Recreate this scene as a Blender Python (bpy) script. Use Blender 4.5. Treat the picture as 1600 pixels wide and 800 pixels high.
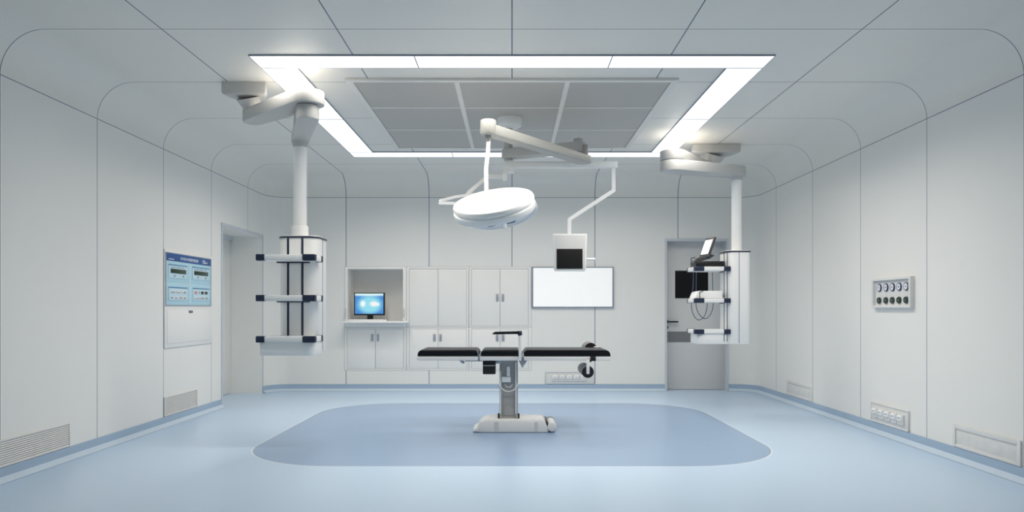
import bpy, bmesh, math, random
from mathutils import Vector, Matrix

for o in list(bpy.data.objects):
    bpy.data.objects.remove(o, do_unlink=True)
S = bpy.context.scene
COL = S.collection
PI = math.pi
random.seed(7)

# ------------------------------------------------------------------ camera
F = 1142.0          # focal length in pixels of the 1600 px wide frame
CX, CY = 800.0, 482.0
CH = 1.155          # camera height
cam = bpy.data.cameras.new('camera')
cam.sensor_fit = 'HORIZONTAL'
cam.sensor_width = 36.0
cam.lens = 36.0 * F / 1600.0
cam.shift_y = (CY - 400.0) / 1600.0
cam.clip_start = 0.05
cam_o = bpy.data.objects.new('camera', cam)
COL.objects.link(cam_o)
cam_o.location = (0, 0, CH)
cam_o.rotation_euler = (PI / 2, 0, 0)
S.camera = cam_o

# ------------------------------------------------------------------ world, exposure
S.view_settings.view_transform = 'Standard'
S.view_settings.look = 'None'
S.view_settings.gamma = 1.0
S.view_settings.use_curve_mapping = False
S.view_settings.exposure = 0.0
LIGHT = 0.93        # luminance of the ceiling diffusers themselves
POWER = 37.0        # watts per square metre of the area lamps added just below them
SPREAD = 150        # beam angle of those lamps, degrees; narrowed to darken the upper walls
LAMP_COLOR = (1.0, 0.94, 0.855)
w = bpy.data.worlds.new('world')
S.world = w
w.use_nodes = True
w.node_tree.nodes['Background'].inputs[0].default_value = (0.75, 0.78, 0.8, 1)
w.node_tree.nodes['Background'].inputs[1].default_value = 0.3
S.cycles.use_denoising = True
S.cycles.max_bounces = 14
S.cycles.diffuse_bounces = 10
S.cycles.sample_clamp_indirect = 6.0

# ------------------------------------------------------------------ room measures
W = 3.40            # half width
BW = 10.25          # back wall
FW = -0.60          # wall behind the camera
H = 3.01            # ceiling
CR = 0.30           # radius of cove and of the room corners
SP = H - CR         # spring line of the cove
SEAM_Y0, SEAM_DY, SEAM_DX = 4.853, 1.1377, 1.163


def P(px, py, Y):
    return Vector(((px - CX) * Y / F, Y, CH - (py - CY) * Y / F))


# ------------------------------------------------------------------ materials
def nmath(nt, op, a, b=None, c=None):
    n = nt.nodes.new('ShaderNodeMath')
    n.operation = op
    for i, v in enumerate((a, b, c)):
        if v is None:
            continue
        if isinstance(v, (int, float)):
            n.inputs[i].default_value = v
        else:
            nt.links.new(v, n.inputs[i])
    return n.outputs[0]


def nmix(nt, f, a, b):
    n = nt.nodes.new('ShaderNodeMix')
    n.data_type = 'RGBA'
    for i, v in ((0, f), (6, a), (7, b)):
        if isinstance(v, (int, float)):
            n.inputs[i].default_value = v
        elif isinstance(v, tuple):
            n.inputs[i].default_value = v if len(v) == 4 else v + (1,)
        else:
            nt.links.new(v, n.inputs[i])
    return n.outputs[2]


def new_mat(name):
    m = bpy.data.materials.new(name)
    m.use_nodes = True
    nt = m.node_tree
    return m, nt, nt.nodes['Principled BSDF']


def coords(nt):
    t = nt.nodes.new('ShaderNodeTexCoord')
    s = nt.nodes.new('ShaderNodeSeparateXYZ')
    nt.links.new(t.outputs['Object'], s.inputs[0])
    return t.outputs['Object'], s.outputs[0], s.outputs[1], s.outputs[2]


def noise(nt, vec, scale, detail=3.0):
    n = nt.nodes.new('ShaderNodeTexNoise')
    n.inputs['Scale'].default_value = scale
    n.inputs['Detail'].default_value = detail
    nt.links.new(vec, n.inputs['Vector'])
    return n.outputs['Fac']


def mat(name, col, rough=0.5, metal=0.0, var=0.03, scale=9.0, emit=None, estr=0.0, coat=0.0, spec=0.5):
    m, nt, b = new_mat(name)
    v, x, y, z = coords(nt)
    f = noise(nt, v, scale)
    lo = tuple(max(0, c * (1 - var)) for c in col)
    hi = tuple(min(1, c * (1 + var)) for c in col)
    nt.links.new(nmix(nt, f, lo, hi), b.inputs['Base Color'])
    r = nmath(nt, 'MULTIPLY_ADD', f, 0.08, rough - 0.04)
    nt.links.new(r, b.inputs['Roughness'])
    b.inputs['Metallic'].default_value = metal
    b.inputs['Specular IOR Level'].default_value = spec
    b.inputs['Coat Weight'].default_value = coat
    b.inputs['Coat Roughness'].default_value = 0.15
    if emit:
        b.inputs['Emission Color'].default_value = emit + (1,)
        b.inputs['Emission Strength'].default_value = estr
    return m


def panel_mat(name, col, seam, rough):
    """Painted metal wall panels: thin dark joints on a fixed grid."""
    m, nt, b = new_mat(name)
    v, x, y, z = coords(nt)
    def lines(c, off, step, half):
        d = nmath(nt, 'ABSOLUTE', nmath(nt, 'WRAP', nmath(nt, 'SUBTRACT', c, off), step / 2, -step / 2))
        return nmath(nt, 'LESS_THAN', d, half)
    lx = lines(x, 0.0, SEAM_DX, 0.0046)
    ly = lines(y, SEAM_Y0, SEAM_DY, 0.0036)
    lz = nmath(nt, 'LESS_THAN', nmath(nt, 'ABSOLUTE', nmath(nt, 'SUBTRACT', z, SP)), 0.0030)
    f = nmath(nt, 'MAXIMUM', nmath(nt, 'MAXIMUM', lx, ly), lz)
    n = noise(nt, v, 1.7, 5.0)
    base = nmix(nt, n, tuple(c * 0.98 for c in col), tuple(min(1, c * 1.02) for c in col))
    nt.links.new(nmix(nt, f, base, seam), b.inputs['Base Color'])
    b.inputs['Roughness'].default_value = rough
    b.inputs['Specular IOR Level'].default_value = 0.35
    return m


def floor_mat():
    m, nt, b = new_mat('vinyl_floor')
    v, x, y, z = coords(nt)
    hx, y0, y1, r = 2.15, 5.34, 8.93, 0.85
    cy, hy = (y0 + y1) / 2, (y1 - y0) / 2
    ax = nmath(nt, 'SUBTRACT', nmath(nt, 'ABSOLUTE', x), hx - r)
    ay = nmath(nt, 'SUBTRACT', nmath(nt, 'ABSOLUTE', nmath(nt, 'SUBTRACT', y, cy)), hy - r)
    mx, my = nmath(nt, 'MAXIMUM', ax, 0.0), nmath(nt, 'MAXIMUM', ay, 0.0)
    ln = nmath(nt, 'SQRT', nmath(nt, 'ADD', nmath(nt, 'MULTIPLY', mx, mx), nmath(nt, 'MULTIPLY', my, my)))
    ins = nmath(nt, 'MINIMUM', nmath(nt, 'MAXIMUM', ax, ay), 0.0)
    d = nmath(nt, 'SUBTRACT', nmath(nt, 'ADD', ln, ins), r)
    inside = nmath(nt, 'LESS_THAN', d, 0.0)
    edge = nmath(nt, 'LESS_THAN', nmath(nt, 'ABSOLUTE', d), 0.006)
    n1 = noise(nt, v, 60.0, 4.0)
    n2 = noise(nt, v, 1.1, 2.0)
    f = nmath(nt, 'ADD', nmath(nt, 'MULTIPLY', n1, 0.6), nmath(nt, 'MULTIPLY', n2, 0.4))
    outer = nmix(nt, f, (0.505, 0.640, 0.795), (0.530, 0.665, 0.820))
    inner = nmix(nt, f, (0.275, 0.390, 0.560), (0.300, 0.415, 0.585))
    c = nmix(nt, inside, outer, inner)
    c = nmix(nt, edge, c, (0.74, 0.79, 0.82))
    nt.links.new(c, b.inputs['Base Color'])
    b.inputs['Roughness'].default_value = 0.30
    b.inputs['Specular IOR Level'].default_value = 0.5
    return m


def screen_mat():
    """A lit desktop picture: blue field, pale band along the top, pale cyan glow and two white blots."""
    m, nt, b = new_mat('lit_blue_screen')
    t = nt.nodes.new('ShaderNodeTexCoord')
    s = nt.nodes.new('ShaderNodeSeparateXYZ')
    nt.links.new(t.outputs['Generated'], s.inputs[0])
    x, y = s.outputs[0], s.outputs[2]
    def blob(cx, cz, rx, rz, soft):
        dx = nmath(nt, 'DIVIDE', nmath(nt, 'SUBTRACT', x, cx), rx)
        dz = nmath(nt, 'DIVIDE', nmath(nt, 'SUBTRACT', y, cz), rz)
        q = nmath(nt, 'SQRT', nmath(nt, 'ADD', nmath(nt, 'MULTIPLY', dx, dx), nmath(nt, 'MULTIPLY', dz, dz)))
        n = nt.nodes.new('ShaderNodeMapRange')
        n.interpolation_type = 'SMOOTHSTEP'
        nt.links.new(q, n.inputs[0])
        n.inputs[1].default_value, n.inputs[2].default_value = 1 + soft, 1 - soft
        n.inputs[3].default_value, n.inputs[4].default_value = 0, 1
        return n.outputs[0]
    c = nmix(nt, noise(nt, t.outputs['Generated'], 3.0), (0.03, 0.20, 0.62), (0.10, 0.36, 0.80))
    c = nmix(nt, blob(0.52, 0.45, 0.40, 0.42, 0.35), c, (0.30, 0.76, 0.90))
    c = nmix(nt, blob(0.28, 0.50, 0.085, 0.14, 0.55), c, (0.95, 1.0, 1.0))
    c = nmix(nt, blob(0.66, 0.49, 0.13, 0.12, 0.6), c, (0.98, 0.98, 1.0))
    c = nmix(nt, blob(0.80, 0.47, 0.06, 0.08, 0.6), c, (0.9, 1.0, 1.0))
    c = nmix(nt, blob(0.5, 1.02, 0.8, 0.14, 0.35), c, (0.72, 0.95, 0.97))
    nt.links.new(c, b.inputs['Emission Color'])
    b.inputs['Emission Strength'].default_value = 0.92
    b.inputs['Base Color'].default_value = (0.01, 0.01, 0.01, 1)
    b.inputs['Roughness'].default_value = 0.2
    return m


WALLC = (0.84, 0.828, 0.795)
SEAMC = (0.14, 0.18, 0.26)
M = {}
M['wall'] = panel_mat('white_wall_panels', WALLC, SEAMC, 0.42)
M['ceiling'] = panel_mat('white_ceiling_panels', (0.84, 0.812, 0.76), SEAMC, 0.40)
M['plain_wall'] = mat('plain_white_panel', WALLC, 0.45, var=0.015, scale=2)
M['floor'] = floor_mat()
M['skirt'] = mat('blue_skirting', (0.37, 0.48, 0.61), 0.4)
M['skirt_lip'] = mat('pale_blue_skirting_lip', (0.55, 0.65, 0.75), 0.4)
M['white'] = mat('white_enamel', (0.92, 0.915, 0.90), 0.33, var=0.01)
M['lamp_white'] = mat('white_lamp_enamel', (0.93, 0.925, 0.91), 0.3, var=0.01)
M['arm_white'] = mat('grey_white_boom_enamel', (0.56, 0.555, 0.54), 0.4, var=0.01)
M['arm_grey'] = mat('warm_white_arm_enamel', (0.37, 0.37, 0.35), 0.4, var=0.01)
M['cab'] = mat('white_cabinet', (0.86, 0.843, 0.815), 0.4, var=0.01, scale=3)
M['cab_gap'] = mat('cabinet_joint', (0.38, 0.41, 0.47), 0.6)
M['steel_grey'] = mat('brushed_grey_metal', (0.42, 0.45, 0.50), 0.35, 0.5)
M['door_grey'] = mat('grey_door_panel', (0.70, 0.69, 0.675), 0.45, var=0.01, scale=2)
M['kick'] = mat('dark_grey_kick_plate', (0.22, 0.22, 0.225), 0.4, 0.3)
M['frame_blue'] = mat('pale_blue_grey_frame', (0.60, 0.63, 0.68), 0.4)
M['line_blue'] = mat('slate_blue_frame', (0.25, 0.29, 0.36), 0.4)
M['black'] = mat('black_plastic', (0.008, 0.008, 0.009), 0.45)
M['leather'] = mat('black_vinyl_pad', (0.006, 0.007, 0.010), 0.38, var=0.2, scale=30, spec=0.22)
M['screen_off'] = mat('dark_screen_glass', (0.016, 0.016, 0.016), 0.55, spec=0.15)
M['dark_glass'] = mat('dark_door_glass', (0.012, 0.012, 0.013), 0.5, spec=0.1)
M['charcoal'] = mat('charcoal_plastic', (0.06, 0.06, 0.063), 0.5)
M['navy'] = mat('navy_plastic', (0.012, 0.022, 0.055), 0.45)
M['navy_soft'] = mat('slate_navy_plastic', (0.035, 0.06, 0.12), 0.45)
M['chrome'] = mat('polished_steel', (0.78, 0.78, 0.77), 0.22, 0.7)
M['rail'] = mat('satin_steel_rail', (0.90, 0.885, 0.855), 0.3, 0.05)
M['column'] = mat('grey_column_metal', (0.43, 0.42, 0.40), 0.4, 0.2)
M['base'] = mat('off_white_base_shell', (0.87, 0.855, 0.835), 0.4, var=0.015)
M['base_band'] = mat('pale_grey_base_band', (0.72, 0.71, 0.69), 0.45)
M['roller_grey'] = mat('grey_roller_sleeve', (0.22, 0.22, 0.22), 0.5)
M['mesh_grey'] = mat('grey_perforated_diffuser', (0.52, 0.495, 0.46), 0.6, var=0.03, scale=3)
M['mesh_frame'] = mat('pale_aluminium_frame', (0.84, 0.81, 0.77), 0.35)
M['grille'] = mat('grey_louvre_metal', (0.74, 0.73, 0.71), 0.45, var=0.10, scale=14)
M['grille_frame'] = mat('pale_louvre_frame', (0.76, 0.75, 0.73), 0.45)
M['socket_back'] = mat('socket_panel_grey', (0.74, 0.73, 0.71), 0.45)
M['socket_white'] = mat('socket_white', (0.92, 0.92, 0.92), 0.35)
M['cyan'] = mat('pale_cyan_panel', (0.46, 0.70, 0.80), 0.4)
M['cyan_pale'] = mat('very_pale_cyan_panel', (0.58, 0.76, 0.84), 0.4)
M['header_blue'] = mat('deep_blue_header', (0.02, 0.09, 0.30), 0.4)
M['bar_blue'] = mat('mid_blue_bar', (0.11, 0.28, 0.48), 0.4)
M['lcd'] = mat('dark_green_display', (0.004, 0.03, 0.016), 0.3)
M['button_white'] = mat('pale_button', (0.78, 0.82, 0.84), 0.4)
M['button_grey'] = mat('grey_button', (0.30, 0.34, 0.38), 0.4)
M['button_red'] = mat('salmon_button', (0.62, 0.30, 0.27), 0.4)
M['ink'] = mat('grey_ink', (0.12, 0.15, 0.19), 0.6)
M['white_ink'] = mat('white_ink', (0.88, 0.91, 0.93), 0.6)
M['gauge_ring'] = mat('navy_gauge_ring', (0.05, 0.06, 0.13), 0.4)
M['gauge_face'] = mat('gauge_white_face', (0.80, 0.82, 0.88), 0.4)
M['outlet'] = mat('dark_green_outlet', (0.045, 0.075, 0.065), 0.35, 0.4)
M['outlet_core'] = mat('grey_green_outlet_core', (0.17, 0.21, 0.19), 0.3, 0.5)
M['cable'] = mat('slate_blue_cable', (0.10, 0.13, 0.20), 0.5)
M['lens'] = mat('blue_grey_lens', (0.10, 0.13, 0.24), 0.12)
M['lit_panel'] = mat('ceiling_light_diffuser', (0.9, 0.9, 0.9), 0.5, emit=(1.0, 0.995, 0.985), estr=LIGHT)
M['viewer'] = mat('film_viewer_diffuser', (0.85, 0.85, 0.85), 0.5, emit=(1, 0.99, 0.97), estr=0.31)
M['lit_screen'] = mat('white_lit_screen', (0.5, 0.5, 0.5), 0.4, emit=(1, 1, 1), estr=0.75)
M['desktop'] = screen_mat()


# ------------------------------------------------------------------ mesh helpers
class B:
    """Collects shapes and links them as ONE mesh object."""
    def __init__(self):
        self.bm = bmesh.new()

    def _bevel(self, geom_edges, r, seg=2):
        bmesh.ops.bevel(self.bm, geom=geom_edges, offset=r, segments=seg, affect='EDGES', profile=0.5, clamp_overlap=True)

    def box(self, x0, x1, y0, y1, z0, z1, r=0.0, seg=2):
        x0, x1 = min(x0, x1), max(x0, x1)
        y0, y1 = min(y0, y1), max(y0, y1)
        z0, z1 = min(z0, z1), max(z0, z1)
        v = [self.bm.verts.new(p) for p in ((x0, y0, z0), (x1, y0, z0), (x1, y1, z0), (x0, y1, z0),
                                             (x0, y0, z1), (x1, y0, z1), (x1, y1, z1), (x0, y1, z1))]
        fs = [self.bm.faces.new([v[i] for i in q]) for q in
              ((0, 3, 2, 1), (4, 5, 6, 7), (0, 1, 5, 4), (1, 2, 6, 5), (2, 3, 7, 6), (3, 0, 4, 7))]
        if r > 0:
            self._bevel(list({e for f in fs for e in f.edges}), r, seg)
        return self

    def quad(self, *pts):
        self.bm.faces.new([self.bm.verts.new(p) for p in pts])
        return self

    def prism(self, pts, a, b, axis='z', r=0.0, seg=2, which='all'):
        """Extrude a 2D outline. axis z: (x,y); axis y: (x,z); axis x: (y,z)."""
        def p3(p, t):
            return {'z': (p[0], p[1], t), 'y': (p[0], t, p[1]), 'x': (t, p[0], p[1])}[axis]
        lo = [self.bm.verts.new(p3(p, a)) for p in pts]
        hi = [self.bm.verts.new(p3(p, b)) for p in pts]
        fs = [self.bm.faces.new(lo), self.bm.faces.new(hi)]
        n = len(pts)
        for i in range(n):
            fs.append(self.bm.faces.new((lo[i], lo[(i + 1) % n], hi[(i + 1) % n], hi[i])))
        bmesh.ops.recalc_face_normals(self.bm, faces=fs)
        if r > 0:
            if which == 'all':
                es = list(set(fs[0].edges) | set(fs[1].edges))
            elif which == 'b':
                es = list(fs[1].edges)
            else:
                es = list(fs[0].edges)
            self._bevel(es, r, seg)
        return self

    def cyl(self, p0, p1, r0, r1=None, n=28, r=0.0):
        p0, p1 = Vector(p0), Vector(p1)
        r1 = r0 if r1 is None else r1
        d = (p1 - p0).normalized()
        u = d.orthogonal().normalized()
        v = d.cross(u)
        lo, hi = [], []
        for i in range(n):
            a = 2 * PI * i / n
            k = u * math.cos(a) + v * math.sin(a)
            lo.append(self.bm.verts.new(p0 + k * r0))
            hi.append(self.bm.verts.new(p1 + k * r1))
        fs = [self.bm.faces.new(lo), self.bm.faces.new(hi)]
        for i in range(n):
            fs.append(self.bm.faces.new((lo[i], lo[(i + 1) % n], hi[(i + 1) % n], hi[i])))
        bmesh.ops.recalc_face_normals(self.bm, faces=fs)
        if r > 0:
            self._bevel(list(set(fs[0].edges) | set(fs[1].edges)), r)
        return self

    def tube(self, path, r, n=10, square=False, up=None):
        """Sweep a round or square section along a polyline with mitred joints."""
        pts = [Vector(p) for p in path]
        rings = []
        ref = Vector(up) if up else None
        for i, p in enumerate(pts):
            a = (pts[i] - pts[i - 1]).normalized() if i else (pts[1] - pts[0]).normalized()
            b = (pts[i + 1] - pts[i]).normalized() if i < len(pts) - 1 else a
            t = (a + b).normalized()
            if ref is None:
                ref = t.orthogonal().normalized()
            u = (ref - t * ref.dot(t)).normalized()
            v = t.cross(u)
            if not up:
                ref = u
            k = 1.0 / max(0.45, math.sqrt((1 + a.dot(b)) / 2))
            ring = []
            m = 4 if square else n
            for j in range(m):
                ang = 2 * PI * j / m + (PI / 4 if square else 0)
                rr = r * (math.sqrt(2) if square else 1)
                ring.append(self.bm.verts.new(p + u * math.cos(ang) * rr + v * math.sin(ang) * rr * k))
            rings.append(ring)
        fs = [self.bm.faces.new(rings[0]), self.bm.faces.new(rings[-1])]
        m = len(rings[0])
        for q, s in zip(rings, rings[1:]):
            for j in range(m):
                fs.append(self.bm.faces.new((q[j], q[(j + 1) % m], s[(j + 1) % m], s[j])))
        bmesh.ops.recalc_face_normals(self.bm, faces=fs)
        return self

    def lathe(self, prof, mtx=None, n=48):
        mtx = mtx or Matrix()
        rings = []
        for r, z in prof:
            if r < 1e-6:
                rings.append([self.bm.verts.new(mtx @ Vector((0, 0, z)))])
            else:
                rings.append([self.bm.verts.new(mtx @ Vector((r * math.cos(2 * PI * i / n), r * math.sin(2 * PI * i / n), z))) for i in range(n)])
        fs = []
        for a, b in zip(rings, rings[1:]):
            for i in range(n):
                j = (i + 1) % n
                if len(a) == 1:
                    fs.append(self.bm.faces.new((a[0], b[i], b[j])))
                elif len(b) == 1:
                    fs.append(self.bm.faces.new((a[i], a[j], b[0])))
                else:
                    fs.append(self.bm.faces.new((a[i], a[j], b[j], b[i])))
        if len(rings[0]) > 1 and len(rings[-1]) > 1 and prof[0] == prof[-1]:
            pass
        bmesh.ops.remove_doubles(self.bm, verts=self.bm.verts, dist=1e-6)
        bmesh.ops.recalc_face_normals(self.bm, faces=self.bm.faces)
        return self

    def slab(self, c0, c1, r0, r1, z0, z1, z0b=None, z1b=None, r=0.008):
        """Flat arm: hull of two circles in plan; heights may change from end to end."""
        c0, c1 = Vector(c0[:2]), Vector(c1[:2])
        pts = []
        for c, rr in ((c0, r0), (c1, r1)):
            for i in range(32):
                a = 2 * PI * i / 32
                pts.append((c.x + rr * math.cos(a), c.y + rr * math.sin(a)))
        pts = hull(pts)
        n0 = set(self.bm.verts)
        self.prism(pts, z0, z1, 'z', r)
        if z0b is not None:
            d = c1 - c0
            L = d.length_squared
            for v in self.bm.verts:
                if v in n0:
                    continue
                t = min(1, max(0, (Vector(v.co[:2]) - c0).dot(d) / L))
                k = (v.co.z - z0) / (z1 - z0)
                a = z0 + (z0b - z0) * t
                b = z1 + (z1b - z1) * t
                v.co.z = a + (b - a) * k
        return self

    def build(self, name, material, parent=None, world=False, smooth=40, **props):
        bm = self.bm
        if world and parent is not None:
            bmesh.ops.translate(bm, verts=bm.verts, vec=-Vector(parent.location))
        bmesh.ops.recalc_face_normals(bm, faces=bm.faces)
        lim = math.radians(smooth)
        for f in bm.faces:
            f.smooth = smooth > 0
        for e in bm.edges:
            if len(e.link_faces) == 2:
                e.smooth = e.calc_face_angle(0) < lim
        me = bpy.data.meshes.new(name)
        bm.to_mesh(me)
        bm.free()
        mats = material if isinstance(material, (list, tuple)) else [material]
        for m in mats:
            me.materials.append(M[m])
        o = bpy.data.objects.new(name, me)
        COL.objects.link(o)
        if parent is not None:
            o.parent = parent
        for k, v in props.items():
            o[k] = v
        return o


def hull(pts):
    pts = sorted(set((round(x, 6), round(y, 6)) for x, y in pts))
    def half(ps):
        h = []
        for p in ps:
            while len(h) > 1 and (h[-1][0] - h[-2][0]) * (p[1] - h[-2][1]) - (h[-1][1] - h[-2][1]) * (p[0] - h[-2][0]) <= 1e-9:
                h.pop()
            h.append(p)
        return h
    a, b = half(pts), half(pts[::-1])
    return a[:-1] + b[:-1]


def rrect(x0, x1, y0, y1, r, n=8):
    """Rounded rectangle outline; r a number or four radii (x0y0, x1y0, x1y1, x0y1)."""
    rs = r if isinstance(r, (list, tuple)) else (r,) * 4
    out = []
    for (cx, cy, a0), q in zip(((x0, y0, PI), (x1, y0, 1.5 * PI), (x1, y1, 0), (x0, y1, PI / 2)), rs):
        if q <= 0:
            out.append((cx, cy))
            continue
        ox = cx + q if cx == x0 else cx - q
        oy = cy + q if cy == y0 else cy - q
        for i in range(n + 1):
            a = a0 + i / n * PI / 2
            out.append((ox + q * math.cos(a), oy + q * math.sin(a)))
    return out


def thing(name, label, cat, loc=(0, 0, 0), rz=0.0, group=None):
    o = bpy.data.objects.new(name, None)
    o.empty_display_size = 0.1
    COL.objects.link(o)
    o.location = loc
    o.rotation_euler = (0, 0, rz)
    o['label'] = label
    o['category'] = cat
    if group:
        o['group'] = group
    return o


def struct(o, kind='structure'):
    o['kind'] = kind
    return o


def lettering(body, width, height, mtx, material, parent, name='lettering'):
    """Text turned into a mesh, scaled into width x height, laid in the local x-z plane facing -y."""
    cu = bpy.data.curves.new('text', 'FONT')
    cu.body = body
    cu.align_x = 'CENTER'
    cu.align_y = 'CENTER'
    cu.size = 1.0
    cu.extrude = 0.01
    t = bpy.data.objects.new('text', cu)
    COL.objects.link(t)
    bpy.context.view_layer.update()
    me = bpy.data.meshes.new_from_object(t.evaluated_get(bpy.context.evaluated_depsgraph_get()))
    bpy.data.objects.remove(t, do_unlink=True)
    xs = [v.co.x for v in me.vertices]
    ys = [v.co.y for v in me.vertices]
    cx, cy = (min(xs) + max(xs)) / 2, (min(ys) + max(ys)) / 2
    sx, sy = width / (max(xs) - min(xs)), height / (max(ys) - min(ys))
    for v in me.vertices:
        v.co = Vector(mtx) + Vector(((v.co.x - cx) * sx, -v.co.z * 0.05, (v.co.y - cy) * sy))
    me.materials.clear()
    me.materials.append(M[material])
    me.name = name
    o = bpy.data.objects.new(name, me)
    COL.objects.link(o)
    o.parent = parent
    return o


# ------------------------------------------------------------------ the room
# openings
D1Y0, D1Y1, D1Z = 8.57, 9.95, 2.13            # doorway in the left wall
D2X0, D2X1, D2Z = 2.155, 3.020, 2.115         # doorway in the back wall
KX0, KX1, KZ0, KZ1 = P(538, 0, BW).x, P(830.6, 0, BW).x, P(0, 578.8, BW).z, P(0, 416.5, BW).z   # built-in cupboards

fl = B()
fl.quad((-W - 0.55, FW, 0), (W + 0.05, FW, 0), (W + 0.05, BW + 0.25, 0), (-W - 0.55, BW + 0.25, 0))
struct(fl.build('floor', 'floor'))


def grid_wall(b, us, vs, skip, to3):
    for i in range(len(us) - 1):
        for j in range(len(vs) - 1):
            u0, u1, v0, v1 = us[i], us[i + 1], vs[j], vs[j + 1]
            if any(s[0] <= (u0 + u1) / 2 <= s[1] and s[2] <= (v0 + v1) / 2 <= s[3] for s in skip):
                continue
            b.quad(to3(u0, v0), to3(u1, v0), to3(u1, v1), to3(u0, v1))


def corner(b, sx, z0, z1):
    cx, cy = sx * (W - CR), BW - CR
    n = 12
    for i in range(n):
        a0, a1 = PI / 2 * i / n, PI / 2 * (i + 1) / n
        p = [(cx + sx * CR * math.cos(a), cy + CR * math.sin(a)) for a in (a0, a1)]
        b.quad((*p[0], z0), (*p[1], z0), (*p[1], z1), (*p[0], z1))


wl = B()
grid_wall(wl, [FW, D1Y0, D1Y1], [0, D1Z, SP], [(D1Y0, D1Y1, 0, D1Z)], lambda u, v: (-W, u, v))
corner(wl, -1, 0, SP)
struct(wl.build('wall_left', 'wall'))
wr = B()
grid_wall(wr, [FW, BW - CR], [0, SP], [], lambda u, v: (W, u, v))
corner(wr, 1, 0, SP)
struct(wr.build('wall_right', 'wall'))
wb = B()
grid_wall(wb, [-W + CR, KX0, KX1, D2X0, D2X1, W - CR], [0, KZ0, KZ1, D2Z, SP],
          [(KX0, KX1, KZ0, KZ1), (D2X0, D2X1, 0, D2Z)], lambda u, v: (u, BW, v))
struct(wb.build('wall_back', 'wall'))
wf = B()
wf.quad((-W, FW, 0), (W, FW, 0), (W, FW, H), (-W, FW, H))
struct(wf.build('wall_front', 'plain_wall'))

ce = B()
ce.quad((-W + CR, FW, H), (W - CR, FW, H), (W - CR, BW - CR, H), (-W + CR, BW - CR, H))
NC = 14
for i in range(NC):
    a0, a1 = PI / 2 * i / NC, PI / 2 * (i + 1) / NC
    r0, r1 = CR * math.cos(a0), CR * math.cos(a1)
    z0, z1 = SP + CR * math.sin(a0), SP + CR * math.sin(a1)
    for sx in (-1, 1):
        c = sx * (W - CR)
        ce.quad((c + sx * r0, FW, z0), (c + sx * r0, BW - CR, z0), (c + sx * r1, BW - CR, z1), (c + sx * r1, FW, z1))
        for k in range(12):
            b0, b1 = PI / 2 * k / 12, PI / 2 * (k + 1) / 12
            def q(r, z, b_):
                return (c + sx * r * math.cos(b_), BW - CR + r * math.sin(b_), z)
            if i == NC - 1:
                ce.bm.faces.new([ce.bm.verts.new(p) for p in (q(r0, z0, b0), q(r0, z0, b1), q(r1, z1, b0))])
            else:
                ce.quad(q(r0, z0, b0), q(r0, z0, b1), q(r1, z1, b1), q(r1, z1, b0))
    ce.quad((-W + CR, BW - CR + r0, z0), (W - CR, BW - CR + r0, z0), (W - CR, BW - CR + r1, z1), (-W + CR, BW - CR + r1, z1))
bmesh.ops.remove_doubles(ce.bm, verts=ce.bm.verts, dist=1e-4)
struct(ce.build('ceiling', 'ceiling', smooth=60))


def skirting(name, path):
    """Coved skirting: an upright band and a paler sloping lip, swept along the foot of the wall."""
    pts = [Vector((*p, 0)) for p in path]
    prof = [(0.0, 0.095), (0.012, 0.095), (0.012, 0.034), (0.055, 0.002), (0.0, 0.002)]
    b = B()
    rings = []
    for i, p in enumerate(pts):
        a = (pts[i] - pts[i - 1]).normalized() if i else (pts[1] - pts[0]).normalized()
        c = (pts[i + 1] - pts[i]).normalized() if i < len(pts) - 1 else a
        t = (a + c).normalized()
        nrm = Vector((t.y, -t.x, 0)) / max(0.5, math.sqrt((1 + a.dot(c)) / 2))
        rings.append([b.bm.verts.new(p + nrm * d + Vector((0, 0, z))) for d, z in prof])
    for q, s in zip(rings, rings[1:]):
        for j in range(len(prof)):
            k = (j + 1) % len(prof)
            f = b.bm.faces.new((q[j], q[k], s[k], s[j]))
            f.material_index = 1 if j == 2 else 0
    b.bm.faces.new(rings[0])
    b.bm.faces.new(rings[-1])
    return struct(b.build(name, ['skirt', 'skirt_lip'], smooth=25))


def arc_pts(sx, rev=False):
    cx, cy = sx * (W - CR), BW - CR
    out = [(cx + sx * CR * math.cos(PI / 2 * i / 12), cy + CR * math.sin(PI / 2 * i / 12)) for i in range(13)]
    return out[::-1] if rev else out


skirting('baseboard_left', [(-W, FW), (-W, D1Y0 - 0.031)])
skirting('baseboard_back', arc_pts(-1) + [(D2X0 - 0.012, BW)])
skirting('baseboard_right', [(D2X1 + 0.012, BW)] + arc_pts(1, True) + [(W, FW)])

# the left doorway: a deep passage with the sliding door at its end
RX = -W - 0.47
b = B()
b.quad((-W, D1Y0, 0), (RX, D1Y0, 0), (RX, D1Y0, D1Z), (-W, D1Y0, D1Z))
b.quad((-W, D1Y1, 0), (RX, D1Y1, 0), (RX, D1Y1, D1Z), (-W, D1Y1, D1Z))
b.quad((-W, D1Y0, D1Z), (RX, D1Y0, D1Z), (RX, D1Y1, D1Z), (-W, D1Y1, D1Z))
struct(b.build('trim_1', 'plain_wall'))
b = B()
b.box(-W, -W + 0.012, D1Y0 - 0.03, D1Y0, 0, D1Z + 0.03)
b.box(-W, -W + 0.012, D1Y0, D1Y1, D1Z, D1Z + 0.03)
b.box(-W, -W + 0.012, D1Y1, D1Y1 + 0.015, 0, D1Z + 0.03)
struct(b.build('trim_2', 'frame_blue'))
d1 = struct(B().box(RX, RX + 0.04, D1Y0 + 0.005, D1Y1 - 0.005, 0.005, D1Z - 0.05, 0.004).build('door_1', 'plain_wall'))
hb = B()
hb.tube([(RX + 0.04, 8.78, 0.85), (RX + 0.085, 8.78, 0.85), (RX + 0.085, 8.78, 1.25), (RX + 0.04, 8.78, 1.25)], 0.012)
hb.build('pull_handle', 'chrome', d1)
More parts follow.
